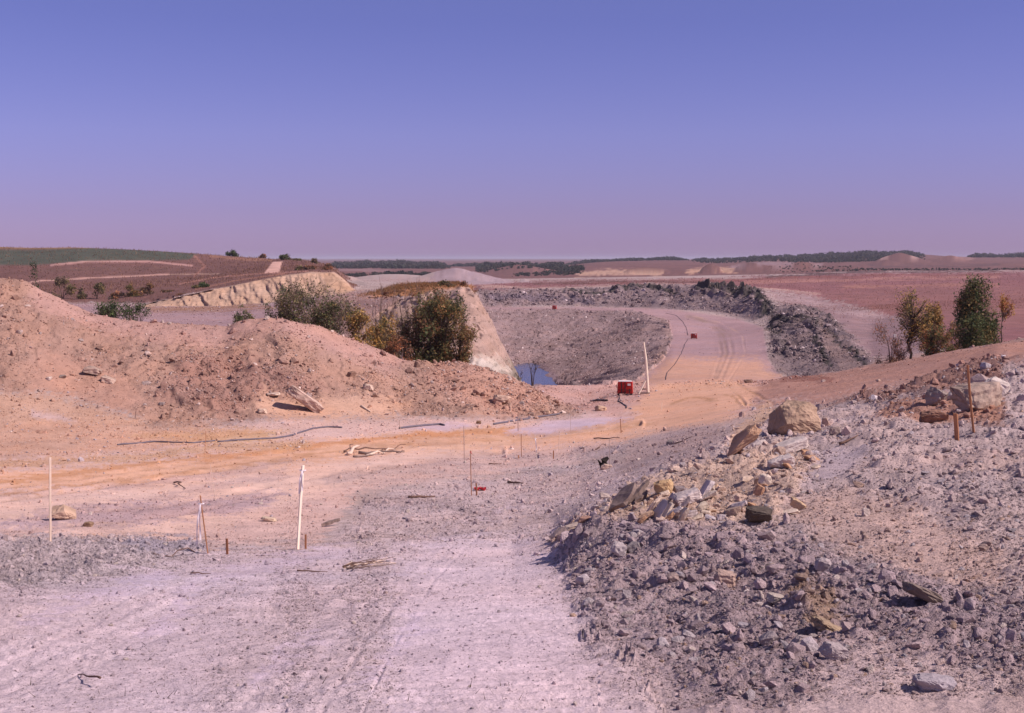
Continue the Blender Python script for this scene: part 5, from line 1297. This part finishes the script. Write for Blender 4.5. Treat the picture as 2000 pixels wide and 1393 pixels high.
# shrubs out on the hill and its cut
HS = [(122, 300, 543, 24, ['olive', 'drab'], 'wide dark shrub at the left end of the hill foot'), (190, 300, 556, 16, ['drab', 'olive'], 'brown shrub second from the left along the hill foot'), (258, 300, 556, 24, ['olive', 'brown'], 'olive and brown shrub above the small cream cut'),
      (290, 296, 558, 18, ['brown', 'drab'], 'brown shrub at the start of the cream cut'), (398, 300, 553, 9, ['deep', 'green'], 'small dark green shrub on the lip of the cream cut'), (383, 302, 560, 8, ['drab', 'olive'], 'drab shrub left of the small dark green shrub'),
      (457, 640, 491, 10, ['deep', 'green'], 'dark round tree alone on the hill skyline'), (516, 640, 500, 5, ['rust', 'drab'], 'rust coloured bump of brush on the skyline left of the dirt road'), (560, 560, 500, 11, ['green', 'drab'], 'green shrub on the skyline right of the dirt road'),
      (584, 560, 508, 8, ['olive', 'drab'], 'olive shrub second right of the dirt road'), (614, 500, 508, 8, ['drab', 'olive'], 'spindly shrub near the end of the hill'), (608, 330, 520, 12, ['drab', 'rust'], 'brown brush above the notch in the cream cut'),
      (640, 332, 517, 14, ['rust', 'drab'], 'rusty brush on the shoulder of the cream cut'), (590, 335, 523, 10, ['drab', 'olive'], 'drab brush over the middle of the cream cut'), (356, 270, 590, 7, ['drab', 'rust'], 'small brush at the foot of the cream cut'),
      (160, 299, 565, 12, ['olive', 'drab'], 'low dark brush between the first two hill shrubs'), (230, 298, 572, 14, ['drab', 'rust'], 'low russet brush left of the olive and brown shrub'), (330, 300, 570, 9, ['drab', 'brown'], 'brown tuft on the thin end of the cream cut'),
      (875, 190, 550, 14, ['drab', 'olive'], 'low drab bush on the top of the highwall'), (905, 182, 552, 8, ['drab', 'rust'], 'russet tuft at the edge of the highwall top')]
for i, (px, Y, tp, hf, pal, lb) in enumerate(HS):
    plant('shrub', px, Y, tp, hf, lb, 'shrub', pal, int(260 + hf * 26), 2.2, 5, 'bush', 1.2, .1, 'shrubs on the hill and along the cuts', seed=60 + i, tips=14 + hf)

# far woods: one dark mass along the skyline
def wood_band(spans, r):
    C_, T_ = [], []
    for (x0, x1, Y, hgt, cnt, dy) in spans:
        for _ in range(int(cnt * 3.6)):
            px = r.uniform(x0, x1); y = Y * r.uniform(1 - dy, 1 + dy); v = P(px, 600, y)
            z0 = gz(v.x, y); s_ = y / F; e_ = min(1, (px - x0) / (x1 - x0) * 7 + .3, (x1 - px) / (x1 - x0) * 7 + .3); H = hgt * .72 * s_ * r.uniform(.35, 1.15) * e_ * (1 + .18 * math.sin(px / 17.) * math.sin(px / 41. + 1)); W = H * r.uniform(.55, .95)
            n = 40
            c = r.normal(size=(n, 3)); c /= np.linalg.norm(c, axis=1)[:, None]; c *= r.random((n, 1)) ** .4
            c = c * [W, W, H * .48] + [v.x, y, z0 + H * .5]
            t = r.normal(size=(n, 3, 3)); t /= np.linalg.norm(t, axis=2, keepdims=True)
            C_.append((c[:, None] + t * W * .55).reshape(-1, 3))
            col = np.array(S2L(['434840', '4c4c44', '3e433e', '544e46'][r.integers(4)])) * r.uniform(.8, 1.2)
            T_.append(np.tile([*col, 1], (n * 3, 1)))
    co = np.concatenate(C_); tt = np.concatenate(T_).astype(np.float32)
    return np_mesh('far_wood', co, np.arange(len(co)).reshape(-1, 3), LEAF, attrs={'tint': ('FLOAT_COLOR', tt)})
r = np.random.default_rng(5)
tag(link('far_wood', wood_band([(636, 880, 2900, 11, 260, .22), (930, 1110, 2300, 12, 190, .16), (1100, 1345, 3300, 7, 160, .08), (880, 940, 3300, 7, 40, .05), (1350, 1560, 3000, 7, 130, .2), (1540, 1805, 2900, 9, 320, .22), (1885, 2100, 3400, 9, 90, .05), (-60, 60, 3400, 6, 20, .05),
    (940, 1120, 2000, 7, 60, .08), (720, 850, 1300, 10, 60, .06), (1000, 1140, 1500, 6, 50, .1), (1090, 1140, 1600, 12, 24, .04), (1500, 2050, 1450, 3.5, 160, .04), (640, 720, 1350, 6, 30, .05), (2000, 2600, 3400, 9, 160, .05), (-2200, -60, 3400, 6, 100, .05)], r)),
    'dark woods and thickets along the far skyline', None, kind='stuff')

# dry grass and weeds
def grass(name, cells, n, h_px, pal, label, seed):
    r = np.random.default_rng(seed); ii, jj = np.where(cells)
    k = r.integers(0, len(ii), n); i, j = np.minimum(ii[k], NR - 2), np.minimum(jj[k], NC - 2)
    b = np.stack([GX2[i, j], GY2[i, j], GZ[i, j]], -1); s_ = (b[:, 1] / F)[:, None]
    w_ = r.normal(size=(n, 3)) * [1, 1, 0]; w_ /= np.linalg.norm(w_, axis=1)[:, None] + 1e-6
    hh = h_px * s_ * r.uniform(.4, 1.3, (n, 1)); hh = np.minimum(hh, 1.2)
    tip = b + np.concatenate([r.normal(size=(n, 2)) * hh * .35, hh], 1)
    wd = np.minimum(hh * .22, .5 * s_ + hh * .03)
    co = np.stack([b - w_ * wd, b + w_ * wd, tip], 1).reshape(-1, 3)
    pc = np.array([S2L(h) for h in pal]); c = pc[r.integers(0, len(pc), n)] * r.uniform(.8, 1.25, (n, 1))
    cc = np.repeat(np.concatenate([c, np.ones((n, 1))], 1), 3, 0).astype(np.float32)
    tag(link(name, np_mesh(name, co, np.arange(n * 3).reshape(-1, 3), LEAF, attrs={'tint': ('FLOAT_COLOR', cc)})), label, None, kind='stuff')
DG = ['8a6450', '7a5646', '96705a', '6a4a3e', 'a07c60']
grass('dry_grass', (REG == 6) & (ST >= 19) & (COL.sum(-1) < .75), 26000, 3.0, DG, 'brown dry grass over the hill', 1)
grass('dry_grass', (REG == 5) & (ST >= 16) & (PX < 935), 9000, 4.5, ['8d6440', '9a7048', '75533a', '6a5a3c'], 'tawny dry grass on the highwall top', 2)
grass('dry_grass', (REG == 7) & (ST >= 19), 24000, 2.0, ['8a5f52', '7d5448', '986c5e'], 'russet dry grass of the plain', 3)
near = np.zeros_like(REG, bool); near[(PX > 40) & (PX < 1250) & (ROW > 1338) & (ROW < 1380) & (ST <= 3)] = True
grass('weeds', near, 60, 16, ['5d5244', '6a5c48', '4e4638'], 'sparse dark grass blades at the near edge of the dust', 4)

# ------------------------------------------------------------------ the air between here and the far hills
hm = bpy.data.materials.new('haze'); hm.use_nodes = True; hn = hm.node_tree; hn.nodes.clear()
pv = hn.nodes.new('ShaderNodeVolumePrincipled'); pv.inputs['Color'].default_value = (.80, .76, .92, 1); pv.inputs['Density'].default_value = 0.00006
ho = hn.nodes.new('ShaderNodeOutputMaterial'); hn.links.new(pv.outputs[0], ho.inputs['Volume'])
zmn, zmx = float(GZ.min()), float(GZ.max())
me = bpy.data.meshes.new('haze'); bm = bmesh.new(); bmesh.ops.create_cube(bm, size=1.0); bm.to_mesh(me); bm.free(); me.materials.append(hm)
ob = link('haze', me); lo = zmn - 2; hi = max(zmx + 14, 16)
ob.scale = (66000, 31200, hi - lo); ob.location = (0, 15500, (hi + lo) / 2); tag(ob, 'thin pale haze over the far country', None, kind='stuff')
print('Z', zmn, zmx)
